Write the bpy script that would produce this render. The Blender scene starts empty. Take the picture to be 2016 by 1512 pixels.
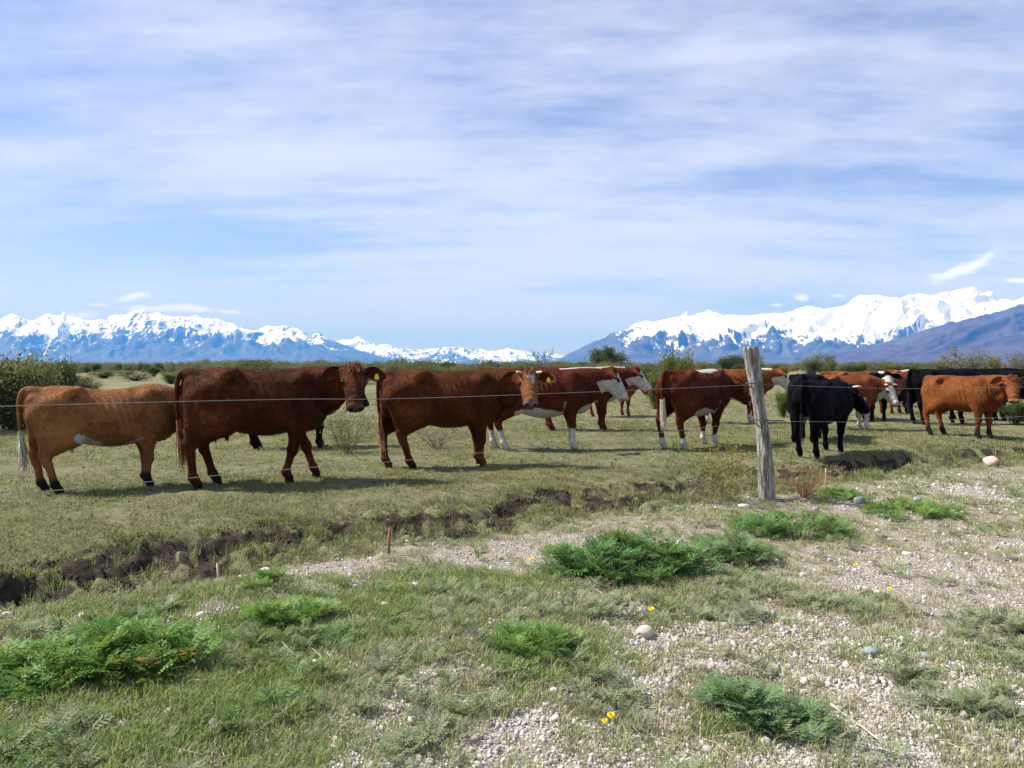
import bpy, math, random
import numpy as np
from mathutils import Vector, Matrix

sc = bpy.context.scene
COL = sc.collection
R = math.radians

# ---------------------------------------------------------------- camera
FPX, CX, CY, HORIZON, CAMH = 1520.0, 1008.0, 756.0, 722.0, 1.40
PITCH = math.atan((CY - HORIZON) / FPX)
cam_d = bpy.data.cameras.new('camera'); cam = bpy.data.objects.new('camera', cam_d); COL.objects.link(cam)
cam_d.sensor_width = 36.0; cam_d.lens = FPX / 2016.0 * 36.0
cam_d.clip_start = 0.05; cam_d.clip_end = 200000.0
cam.location = (0, 0, CAMH); cam.rotation_euler = (math.pi / 2 - PITCH, 0, 0)
sc.camera = cam

# ---------------------------------------------------------------- light and sky
SUN_AZ_VEC = Vector((-0.95, 0.22, 0)).normalized()
SUN_EL = R(50)
sun_dir = Vector((SUN_AZ_VEC.x * math.cos(SUN_EL), SUN_AZ_VEC.y * math.cos(SUN_EL), math.sin(SUN_EL)))
sun_d = bpy.data.lights.new('sun', 'SUN'); sun = bpy.data.objects.new('sun', sun_d); COL.objects.link(sun)
sun_d.energy = 5.0; sun_d.angle = R(4.5); sun_d.color = (1.0, 0.97, 0.93)
sun.rotation_euler = sun_dir.to_track_quat('Z', 'Y').to_euler(); sun.location = (0, 0, 30)

sc.view_settings.view_transform = 'Standard'; sc.view_settings.look = 'None'
sc.view_settings.exposure = 0.92; sc.view_settings.gamma = 1.0
sc.view_settings.use_curve_mapping = False
sc.render.engine = 'CYCLES'
sc.cycles.use_denoising = True
try:
    sc.cycles.denoiser = 'OPENIMAGEDENOISE'
    sc.cycles.denoising_prefilter = 'ACCURATE'
except Exception:
    pass
sc.cycles.max_bounces = 5; sc.cycles.diffuse_bounces = 2; sc.cycles.glossy_bounces = 2
sc.cycles.transmission_bounces = 3; sc.cycles.transparent_max_bounces = 6; sc.cycles.volume_bounces = 0
sc.cycles.caustics_reflective = False; sc.cycles.caustics_refractive = False

class NT:
    """small node-tree writer"""
    def __init__(s, tree):
        s.t = tree; tree.nodes.clear()
    def n(s, typ, ins=None, **kw):
        nd = s.t.nodes.new(typ)
        for k, v in kw.items(): setattr(nd, k, v)
        for k, v in (ins or {}).items():
            if isinstance(v, bpy.types.NodeSocket): s.t.links.new(v, nd.inputs[k])
            else: nd.inputs[k].default_value = v
        return nd
    def link(s, a, b): s.t.links.new(a, b)
    def math(s, op, a, b=None, c=None, clamp=False):
        nd = s.t.nodes.new('ShaderNodeMath'); nd.operation = op; nd.use_clamp = clamp
        for i, v in enumerate((a, b, c)):
            if v is None: continue
            if isinstance(v, bpy.types.NodeSocket): s.t.links.new(v, nd.inputs[i])
            else: nd.inputs[i].default_value = v
        return nd.outputs[0]
    def vmath(s, op, a, b=None):
        nd = s.t.nodes.new('ShaderNodeVectorMath'); nd.operation = op
        for i, v in enumerate((a, b)):
            if v is None: continue
            if isinstance(v, bpy.types.NodeSocket): s.t.links.new(v, nd.inputs[i])
            else: nd.inputs[i].default_value = v
        return nd.outputs['Value'] if op in ('DOT_PRODUCT', 'LENGTH', 'DISTANCE') else nd.outputs[0]
    def smooth(s, v, a, b):
        nd = s.t.nodes.new('ShaderNodeMapRange'); nd.interpolation_type = 'SMOOTHSTEP'
        s.t.links.new(v, nd.inputs[0]); nd.inputs[1].default_value = a; nd.inputs[2].default_value = b
        return nd.outputs[0]
    def noise(s, vec, scale, detail=4, rough=0.55, dist=0.0):
        nd = s.t.nodes.new('ShaderNodeTexNoise')
        if vec is not None: s.t.links.new(vec, nd.inputs['Vector'])
        nd.inputs['Scale'].default_value = scale; nd.inputs['Detail'].default_value = detail
        nd.inputs['Roughness'].default_value = rough; nd.inputs['Distortion'].default_value = dist
        return nd.outputs['Fac']
    def mix(s, fac, a, b, blend='MIX'):
        nd = s.t.nodes.new('ShaderNodeMix'); nd.data_type = 'RGBA'; nd.blend_type = blend; nd.clamp_factor = True
        for i, v in ((0, fac), (6, a), (7, b)):
            if isinstance(v, bpy.types.NodeSocket): s.t.links.new(v, nd.inputs[i])
            elif i == 0: nd.inputs[0].default_value = v
            else: nd.inputs[i].default_value = (*v[:3], 1)
        return nd.outputs[2]
    def attr(s, name, typ='GEOMETRY'):
        nd = s.t.nodes.new('ShaderNodeAttribute'); nd.attribute_name = name; nd.attribute_type = typ
        return nd
    def mapping(s, vec, scale=(1, 1, 1), rot=(0, 0, 0), loc=(0, 0, 0)):
        nd = s.t.nodes.new('ShaderNodeMapping'); s.t.links.new(vec, nd.inputs[0])
        nd.inputs['Scale'].default_value = scale; nd.inputs['Rotation'].default_value = rot; nd.inputs['Location'].default_value = loc
        return nd.outputs[0]

world = bpy.data.worlds.new('World'); sc.world = world; world.use_nodes = True
world.cycles.sampling_method = 'MANUAL'; world.cycles.sample_map_resolution = 256
def build_world():
    t = NT(world.node_tree)
    sky = t.n('ShaderNodeTexSky', sky_type='NISHITA', sun_disc=False)
    sky.sun_elevation = SUN_EL
    sky.sun_rotation = math.atan2(sun_dir.x, sun_dir.y)
    sky.altitude = 200; sky.air_density = 1.0; sky.dust_density = 0.2; sky.ozone_density = 2.0
    d = t.n('ShaderNodeTexCoord').outputs['Generated']
    sep = t.n('ShaderNodeSeparateXYZ', {0: d}); dx, dy, dz = sep.outputs
    zz = t.math('ADD', t.math('MAXIMUM', dz, 0.0), 0.13)
    px = t.math('DIVIDE', dx, zz); py = t.math('DIVIDE', dy, zz)
    pl = t.n('ShaderNodeCombineXYZ', {0: px, 1: py, 2: 0.0}).outputs[0]
    # thin wind-drawn cirrostratus: long soft streaks fanning over the plain
    m1 = t.mapping(pl, scale=(0.38, 0.66, 1), rot=(0, 0, R(66)), loc=(3.35, 1.2, 0))
    n1 = t.noise(m1, 1.0, 6, 0.66, 0.0)
    m2 = t.mapping(pl, scale=(0.6, 2.8, 1), rot=(0, 0, R(50)), loc=(1.3, 0.4, 0))
    n2 = t.noise(m2, 1.0, 5, 0.62, 0.0)
    m3 = t.mapping(pl, scale=(0.20, 0.26, 1), loc=(7.2, 3.1, 0))
    n3 = t.noise(m3, 1.0, 1, 0.5, 0.0)
    cl = t.math('ADD', t.math('MULTIPLY', n1, 0.60), t.math('ADD', t.math('MULTIPLY', n2, 0.26), t.math('MULTIPLY', n3, 0.50)))
    cov = t.smooth(cl, 0.555, 0.755)
    # small fair-weather clouds low over the ranges
    lowpl = t.n('ShaderNodeCombineXYZ', {0: t.math('DIVIDE', dx, t.math('MAXIMUM', dy, 0.05)), 1: t.math('DIVIDE', dz, t.math('MAXIMUM', dy, 0.05)), 2: 0.0}).outputs[0]
    ln = t.noise(t.mapping(lowpl, scale=(20, 70, 1)), 1.0, 4, 0.6, 0.0)
    def puff(px_, py_, w, h, tilt=0.0):
        u, v = (px_ - CX) / FPX, (HORIZON - py_) / FPX
        mm = t.mapping(t.vmath('SUBTRACT', lowpl, (u, v, 0)), scale=(FPX / w, FPX / h, 1), rot=(0, 0, 0))
        if tilt:
            mm = t.mapping(t.mapping(t.vmath('SUBTRACT', lowpl, (u, v, 0)), rot=(0, 0, R(tilt))), scale=(FPX / w, FPX / h, 1))
        r = t.vmath('LENGTH', mm)
        return t.math('MULTIPLY', t.smooth(t.math('ADD', t.math('SUBTRACT', 1.0, r), t.math('MULTIPLY', t.math('SUBTRACT', ln, 0.5), 2.6)), -0.05, 0.75), t.smooth(dy, 0.0, 0.2))
    low = None
    for a in ((262, 585, 46, 9, -10), (300, 607, 70, 10, 0), (385, 608, 80, 8, 5), (450, 614, 45, 5, 4), (165, 620, 45, 9, 0), (190, 601, 28, 4, 0),
              (1890, 532, 85, 16, -22), (1930, 512, 38, 13, -25), (2000, 552, 34, 6, 0), (1578, 587, 15, 7, 0), (1530, 600, 20, 5, 0), (1650, 582, 24, 5, 0)):
        p = puff(*a); low = p if low is None else t.math('MAXIMUM', low, p)
    bg = t.n('ShaderNodeBackground')
    base = t.mix(1.0, sky.outputs[0], (1.04, 0.96, 1.12), 'MULTIPLY')
    c1 = t.mix(t.math('MULTIPLY', cov, 0.80), base, (6.7, 6.95, 8.2))
    c2 = t.mix(t.math('MULTIPLY', low, 0.88), c1, (9.6, 9.8, 10.4))
    t.link(c2, bg.inputs[0]); bg.inputs[1].default_value = 0.072
    out = t.n('ShaderNodeOutputWorld'); t.link(bg.outputs[0], out.inputs[0])
build_world()

# ---------------------------------------------------------------- helpers
def pix_dir(px, py):
    u, v = (px - CX) / FPX, (CY - py) / FPX
    c, s = math.cos(PITCH), math.sin(PITCH)
    return np.array([u, c + v * s, v * c - s])
def pix(px, py, z=0.0):
    """point at height z seen at photo pixel (px, py)"""
    d = pix_dir(px, py); k = (z - CAMH) / d[2]
    return np.array([d[0] * k, d[1] * k, z])
def pixd(px, py, dist):
    """point at forward distance dist seen at photo pixel (px, py)"""
    d = pix_dir(px, py); k = dist / d[1]
    return np.array([d[0] * k, dist, CAMH + d[2] * k])

_perm_cache = {}
def _grads(seed):
    if seed not in _perm_cache:
        r = np.random.default_rng(seed)
        a = r.uniform(0, 2 * np.pi, 65536)
        _perm_cache[seed] = (np.cos(a), np.sin(a))
    return _perm_cache[seed]
def perlin(x, y, seed=0):
    gx, gy = _grads(seed)
    xi = np.floor(x).astype(np.int64); yi = np.floor(y).astype(np.int64)
    xf = x - xi; yf = y - yi
    u = xf * xf * xf * (xf * (xf * 6 - 15) + 10); v = yf * yf * yf * (yf * (yf * 6 - 15) + 10)
    def g(ix, iy, fx, fy):
        h = ((ix * 73856093) ^ (iy * 19349663)) & 65535
        return gx[h] * fx + gy[h] * fy
    a = g(xi, yi, xf, yf); b = g(xi + 1, yi, xf - 1, yf)
    c = g(xi, yi + 1, xf, yf - 1); d = g(xi + 1, yi + 1, xf - 1, yf - 1)
    return (a + (b - a) * u + (c - a) * v + (a - b - c + d) * u * v) * 1.5
def fbm(x, y, oct=4, seed=0, gain=0.5, lac=2.03):
    s = 0; amp = 1.0; f = 1.0
    for o in range(oct):
        s = s + amp * perlin(x * f + 17.3 * o, y * f - 9.1 * o, seed + o); amp *= gain; f *= lac
    return s
def ridged(x, y, oct=5, seed=0, gain=0.5, lac=2.03):
    s = 0; amp = 1.0; f = 1.0; w = 1.0
    for o in range(oct):
        n = 1 - np.abs(perlin(x * f + 5.7 * o, y * f + 3.3 * o, seed + o)) * 1.35
        n = np.clip(n, 0, 1) ** 2 * w; s = s + amp * n; w = np.clip(n * 1.8, 0, 1); amp *= gain; f *= lac
    return s
def sstep(a, b, x):
    t = np.clip((x - a) / (b - a), 0, 1); return t * t * (3 - 2 * t)

def mk_mesh(name, verts, faces, mat=None, smooth=True, attrs=None):
    """mesh from numpy arrays; faces is one (n,3|4) array or a list of such arrays"""
    verts = np.asarray(verts, dtype=np.float32).reshape(-1, 3)
    fl = faces if isinstance(faces, list) else [faces]
    fl = [np.asarray(f, dtype=np.int32) for f in fl if len(f)]
    me = bpy.data.meshes.new(name)
    me.vertices.add(len(verts)); me.vertices.foreach_set('co', verts.ravel())
    nl = sum(f.size for f in fl); nf = sum(len(f) for f in fl)
    if nf: me.loops.add(nl); me.loops.foreach_set('vertex_index', np.concatenate([f.ravel() for f in fl]))
    if nf:
        me.polygons.add(nf)
        sizes = np.concatenate([np.full(len(f), f.shape[1], np.int32) for f in fl])
        starts = np.concatenate([[0], np.cumsum(sizes)[:-1]]).astype(np.int32)
        me.polygons.foreach_set('loop_start', starts)
        if smooth: me.polygons.foreach_set('use_smooth', np.ones(nf, bool))
    me.update(calc_edges=True)
    for k, a in (attrs or {}).items():
        a = np.asarray(a, np.float32)
        if a.ndim == 1:
            me.attributes.new(k, 'FLOAT', 'POINT').data.foreach_set('value', a)
        else:
            me.attributes.new(k, 'FLOAT_VECTOR', 'POINT').data.foreach_set('vector', a.ravel())
    if nf: me.validate()
    if mat is not None: me.materials.append(mat)
    return me
def obj(name, me, parent=None, loc=None):
    o = bpy.data.objects.new(name, me); COL.objects.link(o)
    if parent is not None: o.parent = parent
    if loc is not None: o.location = loc
    return o
def tag(o, label=None, cat=None, group=None, kind=None):
    if label: o['label'] = label
    if cat: o['category'] = cat
    if group: o['group'] = group
    if kind: o['kind'] = kind
    return o
def copy_tree(o, parent=None):
    c = o.copy(); COL.objects.link(c); c.parent = parent
    for ch in list(o.children): copy_tree(ch, c)
    return c

def tube(pts, rad, sides=8, cap=True, twist=0.0):
    """verts, quads, of a tapered tube along pts"""
    pts = np.asarray(pts, float); n = len(pts); rad = np.broadcast_to(np.asarray(rad, float), (n,))
    tan = np.gradient(pts, axis=0); tan /= np.linalg.norm(tan, axis=1)[:, None] + 1e-9
    up = np.array([0.0, 0, 1]) if abs(tan[0][2]) < 0.9 else np.array([1.0, 0, 0])
    V = []; prev = np.cross(tan[0], up); prev /= np.linalg.norm(prev)
    for i in range(n):
        a = prev - tan[i] * prev.dot(tan[i]); a /= np.linalg.norm(a) + 1e-9; prev = a
        b = np.cross(tan[i], a)
        ang = np.arange(sides) / sides * 2 * np.pi + twist * i
        V.append(pts[i] + rad[i] * (np.cos(ang)[:, None] * a + np.sin(ang)[:, None] * b))
    V = np.concatenate(V)
    i = np.arange(n - 1)[:, None] * sides; j = np.arange(sides)[None, :]; j2 = (j + 1) % sides
    F = np.stack([i + j, i + j2, i + sides + j2, i + sides + j], -1).reshape(-1, 4)
    T = np.zeros((0, 3), np.int32)
    if cap:
        k = len(V); V = np.concatenate([V, pts[:1], pts[-1:]])
        jj = np.arange(sides); jn = (jj + 1) % sides
        T = np.concatenate([np.stack([jn, jj, np.full(sides, k)], -1), np.stack([(n - 1) * sides + jj, (n - 1) * sides + jn, np.full(sides, k + 1)], -1)])
    return V, F, T
class Acc:
    """collects geometry for ONE object"""
    def __init__(s): s.v = []; s.q = []; s.t = []; s.n = 0; s.a = {}
    def add(s, v, q=None, t=None, **attrs):
        v = np.asarray(v, float).reshape(-1, 3)
        if q is not None and len(q): s.q.append(np.asarray(q) + s.n)
        if t is not None and len(t): s.t.append(np.asarray(t) + s.n)
        for k, a in attrs.items(): s.a.setdefault(k, []).append(np.broadcast_to(np.asarray(a, np.float32), (len(v),)))
        s.v.append(v); s.n += len(v)
    def mesh(s, name, mat, smooth=True):
        f = []
        if s.q: f.append(np.concatenate(s.q))
        if s.t: f.append(np.concatenate(s.t))
        return mk_mesh(name, np.concatenate(s.v), f, mat, smooth, {k: np.concatenate(a) for k, a in s.a.items()})

def new_mat(name):
    m = bpy.data.materials.new(name); m.use_nodes = True
    return m, NT(m.node_tree)
def finish(t, color, rough=0.8, bump=None, bump_d=0.01, bump_s=0.5, spec=0.3, **kw):
    b = t.n('ShaderNodeBsdfPrincipled', {'Roughness': rough, 'Specular IOR Level': spec})
    if isinstance(color, bpy.types.NodeSocket): t.link(color, b.inputs['Base Color'])
    else: b.inputs['Base Color'].default_value = (*color, 1)
    for k, v in kw.items():
        k = k.replace('_', ' ')
        if isinstance(v, bpy.types.NodeSocket): t.link(v, b.inputs[k])
        else: b.inputs[k].default_value = v
    if bump is not None:
        bp = t.n('ShaderNodeBump', {'Height': bump, 'Distance': bump_d, 'Strength': bump_s})
        t.link(bp.outputs[0], b.inputs['Normal'])
    out = t.n('ShaderNodeOutputMaterial'); t.link(b.outputs[0], out.inputs[0])
    return b
def flat_mat(name, color, rough=0.8, var=0.25, scale=20.0, spec=0.3, bump=0.0, **kw):
    m, t = new_mat(name)
    co = t.n('ShaderNodeTexCoord').outputs['Object']
    n = t.noise(co, scale, 5, 0.6)
    c = t.mix(t.smooth(n, 0.25, 0.75), tuple(x * (1 - var) for x in color), tuple(min(1, x * (1 + var)) for x in color))
    finish(t, c, rough, n if bump else None, bump, 0.6, spec, **kw)
    return m
def leaf_mat(name, c1, c2, trans=0.35, rough=0.6, tint_inst=True):
    """leaves and blades: colour varies with the per-leaf attribute, some light passes through"""
    m, t = new_mat(name)
    f = t.attr('tint', 'INSTANCER' if tint_inst else 'GEOMETRY').outputs['Fac']
    c = t.mix(f, c1, c2)
    p = t.n('ShaderNodeBsdfPrincipled', {'Roughness': rough, 'Specular IOR Level': 0.12}); t.link(c, p.inputs['Base Color'])
    tr = t.n('ShaderNodeBsdfTranslucent'); t.link(t.mix(0.35, c, (0.55, 0.6, 0.12), 'MIX'), tr.inputs[0])
    mx = t.n('ShaderNodeMixShader', {0: trans}); t.link(p.outputs[0], mx.inputs[1]); t.link(tr.outputs[0], mx.inputs[2])
    out = t.n('ShaderNodeOutputMaterial'); t.link(mx.outputs[0], out.inputs[0])
    return m
# ================================================================ TERRAIN
EDGE_X = np.array([-60, -6.0, -2.8, -1.17, 0.2, 1.98, 2.9, 4.5, 7.7, 12, 60.0])
EDGE_Y = np.array([-46, 1.35, 4.20, 5.62, 6.55, 7.85, 8.40, 9.35, 11.2, 13.7, 41.0])
def edge_v(x, y):
    """distance across the verge edge: negative on the road side, positive towards the pasture"""
    return (y - np.interp(x, EDGE_X, EDGE_Y)) * 0.80 + 0.16 * fbm(x * 0.9, y * 0.9, 3, 11)
GRAVEL_SPOTS = [(650, 1150, .34, 1.5), (560, 1180, .22, 1.2), (150, 1262, .26, 1.7), (330, 1212, .26, 1.6), (240, 1238, .2, 1.5), (430, 1200, .2, 1.3), (60, 1287, .2, 1.5), (1010, 1105, .40, 1.), (1140, 1070, .30, .9), (1740, 1003, .55, 1.), (1880, 968, .5, .8),
                (1760, 1130, .40, 1.), (1850, 1120, .4, .8), (1450, 1275, .34, 1.), (1580, 1258, .30, .8), (930, 1268, .12, 1.), (800, 1352, .16, .9), (950, 1470, .26, 1.), (830, 1460, .2, .8),
                (1250, 1320, .25, .8), (1750, 1420, .30, 1.), (1900, 1470, .35, 1.), (1960, 1330, .35, .8), (1500, 1480, .3, .8), (680, 1490, .22, .8), (1130, 1180, .2, .5), (1690, 1260, .3, .8),
                (1180, 1140, .16, .6), (620, 1225, .14, .5), (1960, 1060, .5, .6), (1340, 1130, .2, .4), (500, 1380, .07, .6), (1250, 1480, .25, .6), (1620, 1350, .2, .6), (2000, 1200, .4, .7)]
LUSH_SPOTS = [(240, 1320, .55), (420, 1290, .5), (560, 1240, .4), (100, 1440, .6), (350, 1470, .5), (640, 1210, .3), (1220, 1120, .5), (760, 1180, .4), (1560, 1030, .6), (1830, 1005, .7), (1050, 1270, .3), (880, 1150, .35), (700, 1290, .3), (1450, 1430, .2), (1300, 1010, .3), (200, 1200, .4)]
_gs = [(pix(a, b), r, w) for a, b, r, w in GRAVEL_SPOTS]; _ls = [(pix(a, b), r) for a, b, r in LUSH_SPOTS]
def spots(x, y, lst):
    s = 0
    for e in lst:
        p, r = e[0], e[1]; w = e[2] if len(e) > 2 else 1.0
        s = s + w * np.exp(-(((x - p[0]) / r) ** 2 + ((y - p[1]) / (r * 1.25)) ** 2))
    return s
def ditch_parts(x, y, v):
    """zone of the trampled ditch, its hummock field (low in the creases) and the bare mud flats"""
    zone = sstep(-0.04, 0.16, v) * (1 - sstep(1.3, 2.2, v + 0.45 * fbm(x * .7, y * .7, 2, 9)))
    hb = np.abs(fbm(x * 2.0 + 0.3 * y, y * 2.0, 3, 33))
    flat = sstep(0.10, 0.34, 0.55 * fbm(x * 1.1, y * 1.1, 4, 60) + 0.30 * np.exp(-((x + 2.6) / 1.5) ** 2) + 0.34 * np.exp(-((x - 1.0) / 1.4) ** 2) + 0.16 * np.exp(-((x - 5.0) / 1.6) ** 2) - 0.16 * sstep(0.8, 0.2, v) + 0.06)
    vs = v + 0.32 * fbm(x * .8, y * .8, 2, 9) + 0.20 * fbm(x * 2.4, y * 2.4, 2, 19)
    return zone, hb, flat, vs
def masks(x, y):
    v = edge_v(x, y)
    verge = 1 - sstep(-0.15, 0.12, v)
    wob = fbm(x * 1.9, y * 1.9, 4, 40)
    gs = spots(x, y, _gs); ls = spots(x, y, _ls)
    right = sstep(-0.6, 1.4, x) * (1 - sstep(3.5, 7.5, y)) * 0.30
    wob2 = fbm(x * 6.5, y * 6.5, 3, 140)
    gravel = sstep(0.32, 0.80, 1.35 * gs + right + 0.55 * wob + 0.55 * wob2 - 0.6 * np.minimum(ls, 1.0) * (1 - 0.75 * np.minimum(gs, 1)) + 0.05) * verge
    lush = np.clip(0.75 * ls + 0.55 * fbm(x * 1.3, y * 1.3, 4, 77) + 0.12 * (1 - sstep(-1.2, 0.8, x)) , 0, 1) * verge
    mud, hb, flat, vs = ditch_parts(x, y, v)
    scarp = sstep(1.10, 1.30, vs) * (1 - sstep(1.44, 1.56, vs)) * sstep(-0.25, 0.10, fbm(x * 1.3, y * 1.3, 2, 29) + 0.12)
    flat = np.maximum(flat, scarp) * sstep(-0.30, 0.12, fbm(x * 3.3, y * 3.3, 3, 231) + 0.04); mud = np.maximum(mud, scarp)
    mudc = mud * np.clip(np.maximum(0.9 * sstep(0.32, 0.14, hb), flat) + 0.12 * wob, 0, 1)
    return v, verge, gravel, lush, mud, mudc
def height(x, y, fine=True):
    v = edge_v(x, y); r = np.sqrt(x * x + y * y)
    z = 0.035 * fbm(x * 0.35, y * 0.35, 2, 21) * sstep(60, 15, r)
    z = z + 0.03 * np.exp(-((v + 0.30) / 0.45) ** 2)                       # gravel lip of the verge
    _, _, _, vs = ditch_parts(x, y, v)
    ditch = sstep(0.0, 0.60, v) * (1 - 0.60 * sstep(1.36, 1.50, vs) - 0.40 * sstep(1.45, 2.2, vs))
    z = z - 0.15 * ditch
    if fine:
        near = sstep(26, 9, r)
        mud, hb, flat, vs = ditch_parts(x, y, v)
        z = z - near * mud * 0.06 * sstep(0.05, 0.12, fbm(x * 1.7, y * 1.7, 3, 171)) * flat
        z = z + near * (mud * (0.26 * (np.minimum(hb, 0.55) - 0.22) * (1 - 0.55 * flat) - 0.035 * flat + 0.030 * fbm(x * 9, y * 9, 3, 64) + 0.045 * flat * fbm(x * 4, y * 4, 2, 65)) + 0.013 * fbm(x * 3.1, y * 3.1, 3, 90) + 0.012 * np.clip(fbm(x * 6, y * 6, 2, 5), -1, 1) * (1 - mud))
    return z
def gz(x, y): return float(height(np.array([float(x)]), np.array([float(y)]))[0])

def build_ground():
    th = np.concatenate([np.arange(-180, -50, 5.0), np.arange(-50, 50, 0.27), np.arange(50, 180, 5.0)])
    rr = [0.35]
    while rr[-1] < 45000:
        r = rr[-1]; k = 1.12 if r < 1.8 else 1.0062 if r < 13.5 else 1.02 if r < 45 else 1.05 if r < 200 else 1.16
        rr.append(r * k)
    rr = np.array(rr); nt, nr = len(th), len(rr)
    A = np.radians(th)
    X = rr[:, None] * np.sin(A)[None, :]; Y = rr[:, None] * np.cos(A)[None, :]
    Z = height(X, Y); Z = np.where(rr[:, None] > 300, 0, Z)
    v, verge, gravel, lush, mud, mudc = masks(X, Y)
    far = rr[:, None] > 60
    z = lambda a: np.where(far, 0, a).ravel()
    V = np.concatenate([np.stack([X, Y, Z], -1).reshape(-1, 3), [(0, 0, 0)]])
    i = np.arange(nr - 1)[:, None] * nt; j = np.arange(nt)[None, :]; j2 = (j + 1) % nt
    F = np.stack([i + j, i + nt + j, i + nt + j2, i + j2], -1).reshape(-1, 4)[:, ::-1]
    jj = np.arange(nt); T = np.stack([np.full(nt, nr * nt), jj, (jj + 1) % nt], -1)[:, ::-1]
    at = {k: np.append(z(a), 0) for k, a in dict(verge=verge, gravel=gravel, lush=lush, mud=mudc).items()}
    m, t = new_mat('ground_soil_and_turf')
    co = t.n('ShaderNodeNewGeometry').outputs['Position']
    n1 = t.noise(co, 1.3, 5, 0.6, 0.3); n2 = t.noise(co, 9.0, 6, 0.65); n3 = t.noise(co, 55.0, 5, 0.65); n4 = t.noise(co, 0.16, 4, 0.6); n5 = t.noise(co, 0.02, 4, 0.6)
    past = t.mix(t.smooth(n2, 0.3, 0.7), (0.105, 0.110, 0.052), (0.185, 0.172, 0.098))
    past = t.mix(t.smooth(n1, 0.55, 0.75), past, (0.115, 0.130, 0.045))
    past = t.mix(t.math('MULTIPLY', t.smooth(n4, 0.5, 0.68), 0.6), past, (0.20, 0.175, 0.085))
    past = t.mix(t.math('MULTIPLY', t.smooth(n3, 0.60, 0.8), 0.5), past, (0.05, 0.04, 0.022))
    past = t.mix(t.math('MULTIPLY', t.smooth(t.math('ADD', t.math('MULTIPLY', n1, .6), t.math('MULTIPLY', n2, .4)), 0.60, 0.70), 0.8), past, (0.085, 0.066, 0.045))
    farc = t.mix(t.smooth(n5, 0.42, 0.62), (0.12, 0.122, 0.055), (0.185, 0.165, 0.08))
    dist = t.smooth(t.vmath('LENGTH', co), 40, 160)
    past = t.mix(dist, past, farc)
    vg = t.mix(t.smooth(n2, 0.35, 0.65), (0.17, 0.15, 0.105), (0.30, 0.265, 0.20))
    c = t.mix(t.attr('verge').outputs['Fac'], past, vg)
    vor = t.n('ShaderNodeTexVoronoi', {'Scale': 62.0}); t.link(co, vor.inputs['Vector'])
    pebc = t.mix(t.smooth(n3, 0.3, 0.7), (0.31, 0.275, 0.24), (0.54, 0.50, 0.455))
    pebc = t.mix(t.math('MULTIPLY', t.smooth(vor.outputs['Distance'], 0.25, 0.75), 0.8), pebc, (0.21, 0.17, 0.14))
    c = t.mix(t.math('MULTIPLY', t.attr('gravel').outputs['Fac'], 0.95), c, pebc)
    mudcol = t.mix(t.smooth(n2, 0.3, 0.7), (0.016, 0.012, 0.009), (0.068, 0.053, 0.039))
    mdf = t.smooth(t.math('ADD', t.attr('mud').outputs['Fac'], t.math('MULTIPLY', t.math('SUBTRACT', n2, 0.5), 0.8)), 0.35, 0.62)
    c = t.mix(mdf, c, mudcol)
    bh = t.math('ADD', t.math('MULTIPLY', n2, 0.5), t.math('ADD', t.math('MULTIPLY', n3, 0.35), t.math('MULTIPLY', t.math('MULTIPLY', vor.outputs['Distance'], t.attr('gravel').outputs['Fac']), -0.25)))
    finish(t, c, 0.92, bh, 0.07, 0.9, 0.12)
    o = obj('ground', mk_mesh('ground', V, [F, T], m, True, at)); o['kind'] = 'structure'
    return o
build_ground()

# ---------------------------------------------------------------- mountains
SKY_L = [(-700, 660), (-560, 640), (-420, 652), (-300, 628), (-200, 640), (-120, 622), (-50, 636), (0, 634), (12, 621), (27, 615), (39, 621), (45, 631), (57, 633), (71, 628), (80, 624), (98, 618), (112, 621), (121, 621), (124, 614), (127, 612), (130, 616), (133, 622), (164, 627), (190, 630), (217, 624), (253, 616), (283, 610), (298, 615), (321, 616), (342, 624), (357, 622), (370, 626), (387, 621), (402, 627), (417, 626), (446, 633), (464, 639), (491, 649), (506, 651), (521, 643), (530, 641), (565, 643), (583, 646), (597, 649), (611, 663), (628, 655), (646, 667), (660, 671), (694, 685), (760, 705), (840, 722)]
SKY_C = [(440, 722), (540, 690), (600, 676), (646, 670), (660, 671), (694, 667), (705, 662), (715, 667), (729, 676), (771, 679), (785, 687), (812, 686), (833, 689), (868, 684), (899, 683), (924, 688), (948, 686), (972, 691), (997, 687), (1021, 688), (1056, 695), (1090, 696), (1111, 700), (1150, 700), (1250, 705), (1400, 722)]
SKY_R = [(1060, 722), (1109, 701), (1141, 685), (1173, 670), (1205, 656), (1236, 647), (1245, 640), (1273, 629), (1286, 633), (1318, 626), (1341, 622), (1347, 618), (1350, 613), (1354, 619), (1360, 621), (1380, 616), (1395, 610), (1418, 620), (1445, 619), (1486, 620), (1514, 615), (1545, 617), (1570, 609), (1591, 603), (1623, 608), (1655, 604), (1675, 592), (1695, 581), (1736, 583), (1773, 585), (1795, 580), (1836, 579), (1873, 574), (1914, 566), (1932, 574), (1950, 574), (1964, 588), (2000, 592), (2060, 590), (2130, 575), (2220, 590), (2350, 580), (2500, 600), (2650, 590), (2900, 610)]
SKY_F = [(1480, 722), (1555, 710), (1623, 697), (1691, 683), (1759, 669), (1805, 655), (1850, 639), (1895, 625), (1930, 612), (1964, 601), (2000, 588), (2016, 581), (2080, 565), (2180, 560), (2300, 575), (2450, 570), (2650, 590), (2900, 600)]
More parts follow.
